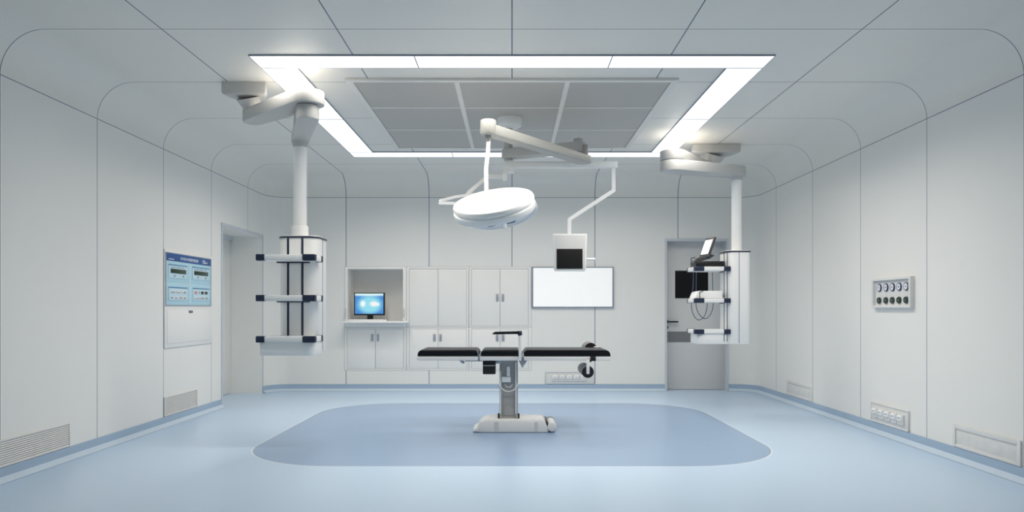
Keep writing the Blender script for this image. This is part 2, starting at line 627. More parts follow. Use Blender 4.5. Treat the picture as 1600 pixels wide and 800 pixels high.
B().box(RX + 0.001, RX + 0.07, D1Y0 + 0.002, D1Y1 - 0.002, D1Z - 0.05, D1Z - 0.002).build('head_rail', 'frame_blue', d1)

# the hinged door in the back wall
DY = BW + 0.15
b = B()
b.quad((D2X0, BW, 0), (D2X0, DY, 0), (D2X0, DY, D2Z), (D2X0, BW, D2Z))
b.quad((D2X1, BW, 0), (D2X1, DY, 0), (D2X1, DY, D2Z), (D2X1, BW, D2Z))
b.quad((D2X0, BW, D2Z), (D2X1, BW, D2Z), (D2X1, DY, D2Z), (D2X0, DY, D2Z))
b.box(D2X0 - 0.012, D2X0 + 0.018, BW - 0.012, BW + 0.006, 0, D2Z + 0.02)
b.box(D2X1 - 0.018, D2X1 + 0.012, BW - 0.012, BW + 0.006, 0, D2Z + 0.02)
b.box(D2X0 + 0.018, D2X1 - 0.018, BW - 0.012, BW + 0.006, D2Z - 0.016, D2Z + 0.02)
struct(b.build('trim_3', 'frame_blue'))
d2 = struct(B().box(D2X0 + 0.004, D2X1 - 0.004, DY, DY + 0.04, 0.006, D2Z - 0.004, 0.003).build('door_2', 'door_grey'))
def dx(px): return P(px, 0, DY).x
def dz(py): return P(0, py, DY).z
wn = B().box(dx(1054.8), dx(1106.3), DY - 0.006, DY - 0.0005, dz(466), dz(423), 0.002).build('window_pane', 'dark_glass', d2)
B().box(D2X0 + 0.005, D2X1 - 0.005, DY - 0.004, DY - 0.0005, dz(534.5), dz(518)).build('kick_plate', 'kick', d2)
hb = B()
hb.box(D2X0 + 0.022, D2X0 + 0.062, DY - 0.022, DY - 0.0005, dz(505), dz(500), 0.003)
hb.box(D2X0 + 0.03, D2X0 + 0.20, DY - 0.06, DY - 0.038, dz(503.9), dz(501.5), 0.004)
hb.cyl((D2X0 + 0.044, DY - 0.02, dz(502.6)), (D2X0 + 0.044, DY - 0.045, dz(502.6)), 0.009)
hb.build('lever_handle', 'black', d2)
B().box(D2X0 + 0.022, D2X0 + 0.066, DY - 0.012, DY - 0.0005, dz(513.5), dz(509.5), 0.003).build('lock_plate', 'black', d2)

# ------------------------------------------------------------------ ceiling lights
LX, LI = 1.925, 1.645
LY0, LY1, LY2, LY3 = 5.336, 5.610, 8.640, 8.910


def ceiling_light(x0, x1, y0, y1, label, dim=1.0):
    t = thing('ceiling_light', label, 'ceiling light', ((x0 + x1) / 2, (y0 + y1) / 2, H - 0.012), group='flush panels of the square ceiling light')
    g = 0.004
    b = B()
    for a in ((x0, x0 + g, y0, y1), (x1 - g, x1, y0, y1), (x0 + g, x1 - g, y0, y0 + g), (x0 + g, x1 - g, y1 - g, y1)):
        b.box(*a, H - 0.012, H - 0.0005)
    b.build('frame', 'line_blue', t, world=True)
    B().box(x0 + g, x1 - g, y0 + g, y1 - g, H - 0.010, H - 0.0005).build('diffuser', 'lit_panel', t, world=True)
    la = bpy.data.lights.new('lamp', 'AREA')
    la.shape = 'RECTANGLE'
    la.size, la.size_y = x1 - x0 - 2 * g, y1 - y0 - 2 * g
    la.energy = dim * POWER * la.size * la.size_y
    la.spread = math.radians(SPREAD)
    la.color = LAMP_COLOR
    lo_ = bpy.data.objects.new('lamp', la)
    COL.objects.link(lo_)
    lo_.parent = t
    lo_.location = (0, 0, -0.0005)


cuts = [-LX, -0.715, 0.735, LX]
for (ya, yb, row) in ((LY0, LY1, 'near row'), (LY2, LY3, 'far row')):
    for k, side in enumerate(('left', 'middle', 'right')):
        ceiling_light(cuts[k], cuts[k + 1], ya, yb, 'white lit ceiling panel, %s one of the %s of the square' % (side, row),
                      (1.0, 1.45, 1.45)[k] if row == 'near row' else 0.75)
YM = SEAM_Y0 + 2 * SEAM_DY
for sx, side in ((-1, 'left'), (1, 'right')):
    xa, xb = sorted((sx * LI, sx * LX))
    ceiling_light(xa, xb, LY1, YM, 'white lit ceiling panel, nearer half of the %s side of the square' % side, 0.55 if sx < 0 else 1.2)
    ceiling_light(xa, xb, YM, LY2, 'white lit ceiling panel, farther half of the %s side of the square' % side, 1.25 if sx < 0 else 0.95)

# ------------------------------------------------------------------ air supply diffuser in the middle of the square
VX, VY0, VY1 = 1.345, 5.88, 8.38
t = thing('air_supply_diffuser', 'grey perforated clean-air diffuser in nine panels inside the square of ceiling lights', 'air diffuser', (0, (VY0 + VY1) / 2, H - 0.03))
fw_, fz = 0.055, H - 0.022
b = B()
b.box(-VX, -VX + fw_, VY0, VY1, fz, H - 0.0005, 0.003)
b.box(VX - fw_, VX, VY0, VY1, fz, H - 0.0005, 0.003)
b.box(-VX + fw_, VX - fw_, VY0, VY0 + 0.05, fz, H - 0.0005, 0.003)
b.box(-VX + fw_, VX - fw_, VY1 - 0.02, VY1, fz, H - 0.0005, 0.003)
b.build('frame', 'mesh_frame', t, world=True)
xs = [-VX + fw_, -0.45, 0.45, VX - fw_]
ys = [VY0 + 0.05, 6.69, 7.52, VY1 - 0.02]
for i in range(3):
    for j in range(3):
        g = 0.004
        B().box(xs[i] + g, xs[i + 1] - g, ys[j] + g, ys[j + 1] - g, H - 0.014, H - 0.0005).build('mesh_panel', 'mesh_grey', t, world=True)
for x in xs[1:3]:
    B().box(x - 0.021, x + 0.021, ys[0], ys[3], H - 0.022, H - 0.006, 0.002).build('long_divider', 'mesh_frame', t, world=True)
for y in ys[1:3]:
    b = B()
    for i in range(3):
        b.box(xs[i] + (0.022 if i else 0), xs[i + 1] - (0.022 if i < 2 else 0), y - 0.012, y + 0.012, H - 0.020, H - 0.006, 0.002)
    b.build('cross_divider', 'mesh_frame', t, world=True)

# ------------------------------------------------------------------ left equipment pendant
def tower(t, body, column_r, col_top, shelf, tops, tray, guards, strips, collar):
    """Pendant head in the frame of t: front is -y. body=(x0,x1,y0,y1,z0,z1)."""
    x0, x1, y0, y1, z0, z1 = body
    r = [0.09, 0.09, 0.05, 0.05]
    bd = B().prism(rrect(x0, x1, y0, y1, r), z0, z1, 'z', 0.006).build('service_column', 'white', t)
    b = B()
    b.prism(rrect(x0 - 0.006, x1 + 0.006, y0 - 0.006, y1 + 0.006, r), z1 - 0.020, z1 - 0.006, 'z', 0.003)
    b.build('rim', 'navy', bd)
    for sx_ in strips:
        B().box(sx_ - 0.009, sx_ + 0.009, y0 - 0.004, y0 + 0.01, z0 + 0.02, z1 - 0.022, 0.002).build('cable_slot', 'navy', bd)
    b = B()
    b.box(x1 - 0.003, x1 + 0.003, (y0 + y1) / 2 - 0.004, (y0 + y1) / 2 + 0.004, z0 + 0.01, z1 - 0.02)
    b.build('side_joint', 'steel_grey', bd)
    sx0, sx1, sy0, sy1, th = shelf
    for z in tops:
        s = B().prism(rrect(sx0, sx1, sy0, sy1, [0.025, 0.025, 0.01, 0.01], 4), z - th, z, 'z', 0.004).build('shelf', 'white', t)
        for g in guards:
            gx0, gx1, gy0, gy1 = g
            B().box(gx0, gx1, gy0, gy1, z - th - 0.003, z + 0.003, 0.006).build('corner_guard', 'navy', s)
        b = B()
        b.box(sx0 + 0.10, sx1 - 0.10, sy1 - 0.05, sy1 - 0.02, z - th - 0.010, z - th + 0.001)
        b.build('shelf_bracket', 'navy', s)
    tx0, tx1, ty0, ty1, tz0, tz1 = tray
    d = B().prism(rrect(tx0, tx1, ty0, ty1, [0.02, 0.07, 0.01, 0.01], 6), tz0, tz1, 'z', 0.006).build('drawer_box', 'white', t)
    b = B()
    b.box(tx1 - 0.10, tx1 + 0.002, ty0 + 0.09, ty0 + 0.13, tz0 + 0.04, tz0 + 0.047, 0.002)
    b.build('finger_pull', 'mesh_frame', d)


LPX, LPY = -1.80, 6.29
t = thing('equipment_pendant', 'white ceiling pendant on the left with three empty navy-cornered shelves', 'equipment pendant', (LPX, LPY, 0.76))
Z0 = -0.76
lc = (-1.835, 6.33)
tower(t, (-0.168, 0.168, -0.16, 0.17, 0.79 + Z0, 1.768 + Z0), 0.058, 2.60, (-0.268, 0.205, -0.385, -0.13, 0.046),
      (1.592 + Z0, 1.262 + Z0, 0.928 + Z0), (-0.25, 0.195, -0.37, -0.12, 0.772 + Z0, 0.881 + Z0),
      [(-0.272, -0.20, -0.389, -0.33), (0.105, 0.209, -0.389, -0.33), (0.15, 0.209, -0.175, -0.126)],
      (-0.078, 0.042), None)
# ceiling mount, cone, two jointed arms, column
mc = (-2.195, 6.10)
b = B()
n = 20
pts = [(mc[0] + 0.178 * math.cos(PI * i / n), mc[1] - 0.13 + 0.24 * math.sin(PI * i / n)) for i in range(n + 1)]
b.prism(pts, H - 0.105, H - 0.0005, 'z', 0.022, 4, 'a')
b.build('ceiling_mount', 'arm_white', t, world=True)
a0, a1 = (-2.17, 6.13), (-1.565, 5.60)
B().cyl((mc[0] + 0.01, mc[1] - 0.03, H - 0.104), (a0[0], a0[1] - 0.02, 2.812), 0.10, 0.06).build('mount_cone', 'arm_white', t, world=True)
B().slab(a0, a1, 0.085, 0.125, 2.712, 2.815).build('upper_arm', 'arm_white', t, world=True)
b1 = (-1.835, 6.33)
B().slab(a1, b1, 0.085, 0.075, 2.598, 2.708).build('lower_arm', 'arm_white', t, world=True)
B().cyl((lc[0], lc[1], 2.599), (lc[0], lc[1], 2.55), 0.075, 0.058).build('arm_socket', 'arm_white', t, world=True)
B().cyl((lc[0], lc[1], 1.80), (lc[0], lc[1], 2.552), 0.057).build('drop_tube', 'lamp_white', t, world=True)
B().cyl((lc[0], lc[1], 1.766), (lc[0], lc[1], 1.868), 0.070, None, 32, 0.004).build('tube_collar', 'lamp_white', t, world=True)

# ------------------------------------------------------------------ right equipment pendant
RPX, RPY = 2.465, 8.02
t = thing('equipment_pendant', 'white ceiling pendant on the right with devices standing on its shelves', 'equipment pendant', (RPX, RPY, 0.76), -PI / 2)
tower(t, (-0.168, 0.168, -0.155, 0.105, 0.772 + Z0, 1.782 + Z0), 0.055, 2.60, (-0.172, 0.176, -0.505, -0.12, 0.044),
      (1.605 + Z0, 1.262 + Z0, 0.928 + Z0), (-0.16, 0.165, -0.47, -0.14, 0.772 + Z0, 0.882 + Z0),
      [(0.12, 0.180, -0.505, -0.40), (0.12, 0.180, -0.19, -0.116), (-0.176, -0.12, -0.505, -0.42)],
      (), None)
mc = (2.305, 8.22)
b = B()
pts = [(mc[0] + 0.268 * math.cos(PI * i / n), mc[1] + 0.48 * math.sin(PI * i / n)) for i in range(n + 1)]
b.prism(pts, H - 0.09, H - 0.0005, 'z', 0.006)
o = b.build('ceiling_mount', 'arm_white', None)


def world_to(o_, t_):
    """Move world-built geometry into the frame of its thing."""
    o_.data.transform(Matrix.Rotation(-t_.rotation_euler.z, 4, 'Z') @ Matrix.Translation(-t_.location))
    o_.parent = t_
    return o_


world_to(o, t)
a0, a1 = (2.27, 8.45), (1.70, 7.72)
world_to(B().cyl((2.30, 8.43, H - 0.089), (a0[0], a0[1], 2.812), 0.15, 0.08).build('mount_cone', 'arm_white'), t)
world_to(B().slab(a0, a1, 0.085, 0.135, 2.712, 2.815).build('upper_arm', 'arm_white'), t)
world_to(B().slab(a1, (RPX, RPY), 0.135, 0.10, 2.598, 2.708).build('lower_arm', 'arm_white'), t)
world_to(B().cyl((RPX, RPY, 2.599), (RPX, RPY, 2.56), 0.07, 0.056).build('arm_socket', 'arm_white'), t)
world_to(B().cyl((RPX, RPY, 1.778), (RPX, RPY, 2.562), 0.055).build('drop_tube', 'lamp_white'), t)
b = B()
for xx in (P(1131.6, 0, 7.85).x, P(1136.4, 0, 7.85).x):
    b.cyl((xx, 7.853, 0.80), (xx, 7.853, 1.77), 0.004, None, 8)
world_to(b.build('side_rail', 'navy_soft'), t)

# --- devices on the right pendant
t = thing('ultrasound_console', 'charcoal console with tilted lit screen on the top shelf of the right pendant', 'medical device', (2.17, 8.01, 1.608))
B().box(-0.185, 0.130, -0.13, 0.13, 0.0, 0.058, 0.008).build('base_unit', 'black', t)
b = B()
b.prism([(-0.20, 0.045), (-0.175, 0.09), (-0.10, 0.115), (-0.02, 0.135), (0.02, 0.12), (-0.03, 0.085), (-0.12, 0.06)], -0.115, -0.05, 'y', 0.004)
b.build('hinge_neck', 'charcoal', t)
sd = B().box(-0.012, 0.012, -0.125, 0.065, 0.0, 0.235, 0.006).build('display', 'charcoal', t)
sc_ = B().box(-0.0145, -0.011, -0.105, 0.045, 0.035, 0.205).build('screen', 'lit_screen', sd)
sd.location = (-0.085, -0.02, 0.10)
sd.rotation_euler = (0, math.radians(21), math.radians(16))
b = B()
b.tube([(-0.19, -0.12, 0.005), (-0.235, -0.12, 0.03), (-0.235, -0.12, 0.09), (-0.19, -0.12, 0.10)], 0.005, 8)
b.tube([(-0.235, -0.12, 0.055), (-0.19, -0.12, 0.06)], 0.004, 8)
b.build('carry_handle', 'charcoal', t)

t = thing('infusion_unit', 'white box device with a side knob on the middle shelf of the right pendant', 'medical device', (2.155, 8.0, 1.265))
bd = B().prism([(-0.185, 0.0), (0.115, 0.0), (0.115, 0.075), (0.105, 0.08), (-0.13, 0.08), (-0.16, 0.065)], -0.13, 0.13, 'y', 0.006).build('housing', 'white', t)
b = B()
b.tube([(-0.135, -0.132, 0.004), (-0.135, -0.132, 0.066), (-0.095, -0.132, 0.078)], 0.004, 8)
b.build('edge_strip', 'black', t)
B().cyl((0.115, -0.08, 0.035), (0.142, -0.08, 0.035), 0.028, 0.022).build('knob', 'steel_grey', t)


def cable(pts, label):
    sm = []
    for i in range(len(pts) - 1):
        p0 = pts[max(0, i - 1)]; p1 = pts[i]; p2 = pts[i + 1]; p3 = pts[min(len(pts) - 1, i + 2)]
        for k in range(6):
            q = k / 6
            sm.append(0.5 * ((2 * p1) + (-p0 + p2) * q + (2 * p0 - 5 * p1 + 4 * p2 - p3) * q * q + (-p0 + 3 * p1 - 3 * p2 + p3) * q ** 3))
    sm.append(pts[-1])
    o = B().tube(sm, 0.0045, 8).build('hanging_cable', 'cable')
    o['label'] = label
    o['category'] = 'cable'
    o['group'] = 'cables behind the right pendant shelves'


YC = 8.22
cable([P(x, y, YC) for x, y in ((1083.5, 421), (1083, 445), (1080.5, 468), (1081, 484), (1086, 496), (1092.5, 500), (1100, 495), (1104, 484), (1105, 474), (1104.5, 468))],
      'slate cable looping lower and farther left below the middle shelf of the right pendant')
cable([P(x, y, YC + 0.02) for x, y in ((1113, 421), (1113.5, 445), (1114.5, 470), (1113, 484), (1108, 494), (1101, 498), (1094, 493), (1089, 484), (1087.5, 472), (1087.8, 445), (1088, 421))],
      'slate cable looping higher and farther right below the middle shelf of the right pendant')

# ------------------------------------------------------------------ surgical light, front lamp
LCX, LCY = -0.035, 7.08
t = thing('surgical_light', 'large white surgical lamp, the front one, its round top turned to the camera', 'surgical light', (LCX, LCY, 2.3))
wk = dict(parent=t, world=True)
B().lathe([(0, H - 0.0145), (0.122, H - 0.0145), (0.122, H - 0.055), (0.115, H - 0.085), (0.105, H - 0.095), (0.07, H - 0.115), (0, H - 0.12)],
          Matrix.Translation((-0.022, LCY, 0)), 40).build('ceiling_mount', 'white', **wk)
B().cyl((LCX, LCY, 2.50), (LCX, LCY, H - 0.11), 0.042).build('spindle', 'arm_white', **wk)
b = B()
b.prism(rrect(P(787, 0, LCY).x, P(803.5, 0, LCY).x, LCY - 0.06, LCY + 0.06, 0.03), P(0, 270.3, LCY).z, P(0, 252, LCY).z, 'z', 0.012)
b.build('spindle_hub', 'lamp_white', **wk)
pv = (0.615, 6.80)
B().slab((LCX, LCY), pv, 0.065, 0.075, 2.605, 2.695).build('rear_arm', 'arm_white', **wk)
B().cyl((pv[0], pv[1], 2.60), (pv[0], pv[1], 2.735), 0.042, None, 28, 0.004).build('pivot_post', 'arm_white', **wk)
pb = (0.655, 6.74)
le = P(764, 0, 5.76)
B().slab(pb, (le.x, le.y), 0.075, 0.055, 2.495, 2.560, 2.520, 2.602).build('front_arm', 'arm_grey', **wk)
B().cyl((le.x - 0.005, le.y, 2.521), (le.x - 0.005, le.y, 2.640), 0.064, None, 32, 0.012).build('pivot_block', 'arm_grey', **wk)
B().cyl((0.675, 6.745, 2.50), (0.675, 6.745, 2.665), 0.028, None, 20, 0.004).build('pivot_cap', 'arm_grey', **wk)
b = B()
b.cyl(P(762.5, 211, 5.76), P(763, 221, 5.76), 0.027, 0.021)
b.build('rod_socket', 'arm_grey', **wk)
b = B()
b.tube([P(763.3, 219, 5.76), P(762.6, 235, 5.755), P(759.4, 264, 5.73), P(760.2, 321, 5.715)], 0.0165, 16)
b.build('hanging_rod', 'white', **wk)
C0 = P(770, 311, 5.80)
RM = Matrix.Translation(C0) @ Matrix.Rotation(math.radians(-10.0), 4, 'Y') @ Matrix.Rotation(math.radians(25), 4, 'X')
prof = [(0, 0.004), (0.20, 0.002), (0.30, -0.004), (0.320, -0.010), (0.327, -0.022), (0.328, -0.040), (0.318, -0.050),
        (0.316, -0.056), (0.328, -0.066), (0.330, -0.100), (0.322, -0.112), (0.30, -0.115), (0.29, -0.106), (0, -0.106)]
hd = B().lathe(prof, RM, 72).build('lamp_head', 'lamp_white', **wk)
b = B().lathe([(0, -0.107), (0.05, -0.107), (0.045, -0.125), (0.022, -0.135), (0.020, -0.19), (0.012, -0.20), (0, -0.20)], RM, 24)
hn = b.build('grip', 'lamp_white', hd, world=False)
hn.data.transform(Matrix.Translation(-t.location))
for k in range(6):
    a = 2 * PI * k / 6
    mm = RM @ Matrix.Translation((0.19 * math.cos(a), 0.19 * math.sin(a), 0))
    o = B().lathe([(0, -0.106), (0.062, -0.106), (0.062, -0.110), (0.05, -0.1125), (0, -0.114)], mm, 24).build('lens', 'lens', hd)
    o.data.transform(Matrix.Translation(-t.location))
b = B()
cp = P(763.5, 0, 5.74)
b.lathe([(0, 0.03), (0.04, 0.03), (0.045, 0.0), (0, 0.0)], RM @ Matrix.Translation((0.0, 0.0, 0.0)), 24)
o = b.build('swivel_joint', 'lamp_white', hd)
o.data.transform(Matrix.Translation(-t.location))

# ------------------------------------------------------------------ surgical light, rear lamp
Y2 = 6.62
t = thing('surgical_light', 'second white surgical lamp hidden behind the front one, with an angular yoke at left', 'surgical light', P(786, 275, LCY))
wk = dict(parent=t, world=True)
B().box(P(784.8, 0, LCY).x, P(792.8, 0, LCY).x, LCY - 0.03, LCY + 0.03, P(0, 281.5, LCY).z, P(0, 270.3, LCY).z, 0.005).build('arm_joint', 'lamp_white', **wk)
b = B()
b.tube([P(786, 275.8, LCY), P(761, 276, 7.0), P(731, 302.5, 6.8)], 0.0165, 12, True, (0, 1, 0))
b.build('support_arm', 'lamp_white', **wk)
C2 = P(783.5, 331, Y2)
RM2 = Matrix.Translation(C2) @ Matrix.Rotation(math.radians(-11.0), 4, 'Y') @ Matrix.Rotation(math.radians(-15), 4, 'X')
prof2 = [(0, 0.05), (0.20, 0.048), (0.30, 0.035), (0.325, 0.015), (0.330, -0.020), (0.322, -0.036), (0.305, -0.040), (0.295, -0.030), (0.15, -0.028), (0, -0.028)]
hd = B().lathe(prof2, RM2, 72).build('lamp_head', 'lamp_white', **wk)
for k in range(7):
    a = 2 * PI * k / 7 + 0.35
    mm = RM2 @ Matrix.Translation((0.20 * math.cos(a), 0.20 * math.sin(a), 0))
    o = B().lathe([(0, -0.0285), (0.055, -0.0285), (0.055, -0.036), (0.045, -0.040), (0, -0.041)], mm, 24).build('lens', 'lens', hd)
    o.data.transform(Matrix.Translation(-t.location))
o = B().lathe([(0, -0.0285), (0.05, -0.0285), (0.045, -0.05), (0.026, -0.06), (0.024, -0.15), (0.014, -0.165), (0, -0.165)], RM2, 24).build('grip', 'lamp_white', hd)
o.data.transform(Matrix.Translation(-t.location))
b = B()
yk = [P(757, 303.5, 6.86), P(735, 304.2, 6.82), P(712, 307.5, 6.76), P(689, 313.5, 6.68), P(687.8, 317.4, 6.60), P(706, 317.8, 6.55), P(728, 320, 6.55)]
b.tube(yk, 0.0125, 4, True, (0, 0, 1))
b.build('yoke', 'lamp_white', **wk)

# ------------------------------------------------------------------ monitor boom on the same spindle
t = thing('monitor_boom', 'white boom with a small dark monitor hanging in front of the film viewer', 'monitor', P(800, 258, LCY))
wk = dict(parent=t, world=True)
YB = 7.05
b = B()
b.box(P(800, 0, YB).x, P(964.6, 0, YB).x, YB - 0.03, YB + 0.03, P(0, 262.7, YB).z, P(0, 252.8, YB).z, 0.006)
b.build('boom_arm', 'lamp_white', **wk)
B().tube([P(958.3, 262, YB), P(958.6, 297.5, YB)], 0.0175, 12, True, (0, 1, 0)).build('drop_post', 'lamp_white', **wk)
b = B()
b.tube([P(958.6, 283, YB), P(958.6, 298, YB), P(889.5, 343, 7.0), P(889.5, 366.5, 7.0)], 0.0175, 12, True, (0, 1, 0))
b.build('crank_arm', 'lamp_white', **wk)
YM2 = 6.96
mz = lambda py: P(0, py, YM2).z
mx = lambda px: P(px, 0, YM2).x
hs = B()
hs.prism([(mx(864), mz(365.2)), (mx(917.4), mz(365.2)), (mx(916), mz(421)), (mx(914), mz(423.3)), (mx(868), mz(423.3)), (mx(866), mz(421))], YM2, YM2 + 0.07, 'y', 0.006)
hs = hs.build('housing', 'lamp_white', **wk)
b = B()
b.prism([(mx(866.5), mz(367.6)), (mx(914.8), mz(367.6)), (mx(913.6), mz(420.6)), (mx(868.2), mz(420.6))], YM2 - 0.006, YM2 + 0.001, 'y', 0.002)
o = b.build('front_panel', 'socket_back', hs); o.data.transform(Matrix.Translation(-t.location))
o = B().box(mx(869.6), mx(910.2), YM2 - 0.009, YM2 - 0.005, mz(420), mz(389), 0.001).build('screen', 'screen_off', hs); o.data.transform(Matrix.Translation(-t.location))
o = B().cyl((mx(917), YM2 + 0.03, mz(404.7)), (mx(930.3), YM2 + 0.03, mz(404.7)), 0.0135, None, 16, 0.003).build('side_handle', 'lamp_white', hs); o.data.transform(Matrix.Translation(-t.location))

# ------------------------------------------------------------------ operating table
TX, TY = 0.0, 7.0
YF = 6.75                      # near face of the mattress
t = thing('operating_table', 'operating table with three black pads on a white base in the middle of the room', 'operating table', (-0.03, TY, 0.0))
wk = dict(parent=t, world=True)
fx = lambda px: P(px, 0, YF).x
fz_ = lambda py: P(0, py, YF).z
YR = 7.25
PT, PB, RB = 0.772, 0.713, 0.673


def pad(px0, px1, rl, rr):
    x0, x1 = fx(px0), fx(px1)
    # outline of the long side: rounded upper corners
    o1 = rrect(x0 + 0.004, x1 - 0.004, PB, PT, [0.0, 0.0, rr, rl], 8)
    return B().prism(o1, YF, YR, 'y', 0.022, 4).build('mattress', 'leather', **wk)


def rail(px0, px1, rl=0.0):
    x0, x1 = fx(px0), fx(px1)
    return B().prism(rrect(x0, x1, RB, PB - 0.001, [rl, 0.004, 0.004, 0.004], 4), YF + 0.004, YR - 0.004, 'y', 0.004).build('mattress_frame', 'rail', **wk)


for a in ((651.5, 747.8, 0.045, 0.04), (750.5, 813.6, 0.035, 0.03), (818.4, 954.8, 0.035, 0.05)):
    pad(*a)
for a in ((650.6, 746.5, 0.02), (749.5, 812.5), (818.6, 954.8)):
    rail(*a)
b = B()
for px in (746.9, 749.2):
    b.tube([(fx(px), YF + 0.01, RB + 0.01), (fx(px + 0.6), YF + 0.01, PB + 0.012), (fx(px + 0.6 + (2 if px > 748 else -2)), YF + 0.01, PT - 0.012)], 0.006, 8)
b.box(fx(746), fx(750.5), YF + 0.06, YR - 0.06, RB + 0.004, RB + 0.03)
b.build('section_hinge', 'steel_grey', **wk)
b = B()
b.prism([(fx(810.3), RB - 0.001), (fx(824), RB - 0.001), (fx(816), RB - 0.072)], YF + 0.03, YF + 0.06, 'y', 0.003)
b.prism([(fx(810.3), RB - 0.001), (fx(824), RB - 0.001), (fx(816), RB - 0.072)], YR - 0.06, YR - 0.03, 'y', 0.003)
b.box(fx(812), fx(820), YF + 0.05, YR - 0.05, RB + 0.005, RB + 0.03)
b.prism([(fx(812.6), PB + 0.0), (fx(816), PB + 0.0), (fx(819), PT - 0.002), (fx(817), PT - 0.002), (fx(815), PT - 0.02), (fx(813.5), PT - 0.004), (fx(812.6), PT - 0.004)], YF + 0.03, YF + 0.05, 'y', 0.002)
b.build('section_hinge', 'steel_grey', **wk)
b = B()
b.prism([(fx(717), RB), (fx(723), RB), (fx(726), RB - 0.020), (fx(724.5), RB - 0.030), (fx(722), RB - 0.030)], YF + 0.02, YF + 0.06, 'y', 0.003)
b.build('release_lever', 'steel_grey', **wk)
b = B()
b.box(fx(726), fx(757), YF + 0.05, YF + 0.11, RB - 0.010, RB + 0.001, 0.002)
b.build('under_bar', 'line_blue', **wk)
B().box(fx(773), fx(783), YF + 0.08, YF + 0.14, RB - 0.035, RB - 0.001, 0.003).build('column_bracket', 'steel_grey', **wk)
bx = B().prism(rrect(P(754.3, 0, 6.8).x, P(774.2, 0, 6.8).x, P(0, 584.9, 6.8).z, RB - 0.001, [0.008, 0.008, 0.0, 0.0], 4), 6.80, 6.92, 'y', 0.004).build('control_box', 'black', **wk)
o = B().box(P(755.2, 0, 6.8).x, P(773.2, 0, 6.8).x, 6.798, 6.804, P(0, 572, 6.8).z, P(0, 570.7, 6.8).z).build('trim_line', 'chrome', bx)
o.data.transform(Matrix.Translation(-t.location))

# column
YK = 6.86
kx = lambda px: P(px, 0, YK).x
kz = lambda py: P(0, py, YK).z
BT = 0.113
b = B()
b.box(kx(782.5), kx(806), YK + 0.02, 7.12, BT, RB - 0.001)
b.box(kx(780.5), kx(783.6), YK, 7.14, BT, kz(566), 0.003)
b.box(kx(805.6), kx(809.2), YK, 7.14, BT, kz(566), 0.003)
b.build('column', 'column', **wk)
b = B()
b.box(kx(781.3), kx(783.0), YK - 0.003, YK + 0.0005, kz(647), kz(580))
b.box(kx(805.2), kx(807), YK - 0.003, YK + 0.0005, kz(647), kz(566))
b.build('column_edge', 'lamp_white', **wk)
B().box(kx(791.5), kx(797), YK - 0.005, YK + 0.019, kz(588), kz(573), 0.003).build('piston', 'lamp_white', **wk)
B().box(kx(784), kx(798), YK - 0.008, YK + 0.019, kz(597), kz(588.6), 0.003).build('junction_block', 'socket_white', **wk)
b = B()
cxk, czk = kx(794.7), kz(597)
b.tube([(cxk + 0.087 * math.cos(a), YK - 0.012, czk + 0.087 * math.sin(a)) for a in [PI + 0.12 + (PI - 0.24) * i / 18 for i in range(19)]], 0.0045, 8)
b.tube([(cxk + 0.035 * math.cos(a), YK + 0.012, czk - 0.015 + 0.035 * math.sin(a)) for a in [PI + 0.2 + (PI - 0.4) * i / 12 for i in range(13)]], 0.0035, 8)
b.build('coil_cable', 'socket_white', **wk)
b = B()
b.prism([(kx(786), kz(648.5)), (kx(804), kz(648.5)), (kx(804), kz(638.5)), (kx(799.5), kz(637.8)), (kx(797), kz(635.8)), (kx(793.5), kz(634.6)), (kx(789.5), kz(636)), (kx(786.6), kz(640))], YK + 0.012, YK + 0.024, 'y', 0.002)
b.build('access_cover', 'column', **wk)
for px in (777.6, 807.2):
    B().box(kx(px), kx(px + 4.6), YK + 0.01, YK + 0.06, BT + 0.0, kz(646.8), 0.004).build('column_foot', 'black', **wk)
# base shell
YB0, YB1 = 6.80, 7.14
gx = lambda px: P(px, 0, YB0).x
gz = lambda py: max(0.004, P(0, py, YB0).z)
out = [(gx(739), gz(677.0)), (gx(738.6), gz(673.5)), (gx(741), gz(671.0)), (gx(746), gz(669)), (gx(747.2), gz(664)), (gx(751), gz(660)), (gx(757), gz(656.8)), (gx(764), gz(655.6)),
       (gx(846), gz(655.6)), (gx(850), gz(656.8)), (gx(853), gz(660)), (gx(855.6), gz(668)), (gx(857.5), gz(677.0))]
bs = B().prism(out, YB0, YB1, 'y', 0.014, 3).build('base_shell', 'base', **wk)
fp = [(gx(749.2), gz(676.4)), (gx(749.5), gz(669)), (gx(752), gz(663.5)), (gx(757), gz(659.5)), (gx(765), gz(657.8)), (gx(845), gz(657.8)), (gx(850), gz(659.5)), (gx(852.4), gz(664)), (gx(854), gz(670)), (gx(855.4), gz(676.4))]
o = B().prism(fp, YB0 - 0.006, YB0 + 0.003, 'y', 0.003).build('front_panel', 'base', bs); o.data.transform(Matrix.Translation(-t.location))
for p0, p1 in ((772.2, 779), (835, 840.5)):
    o = B().box(gx(p0), gx(p1), YB0 - 0.0075, YB0 - 0.003, gz(676.2), gz(659)).build('panel_band', 'base_band', bs); o.data.transform(Matrix.Translation(-t.location))
o = B().box(gx(762), gx(846), YB0 + 0.05, YB1 - 0.03, BT, BT + 0.008, 0.004).build('top_plate', 'base', bs); o.data.transform(Matrix.Translation(-t.location))
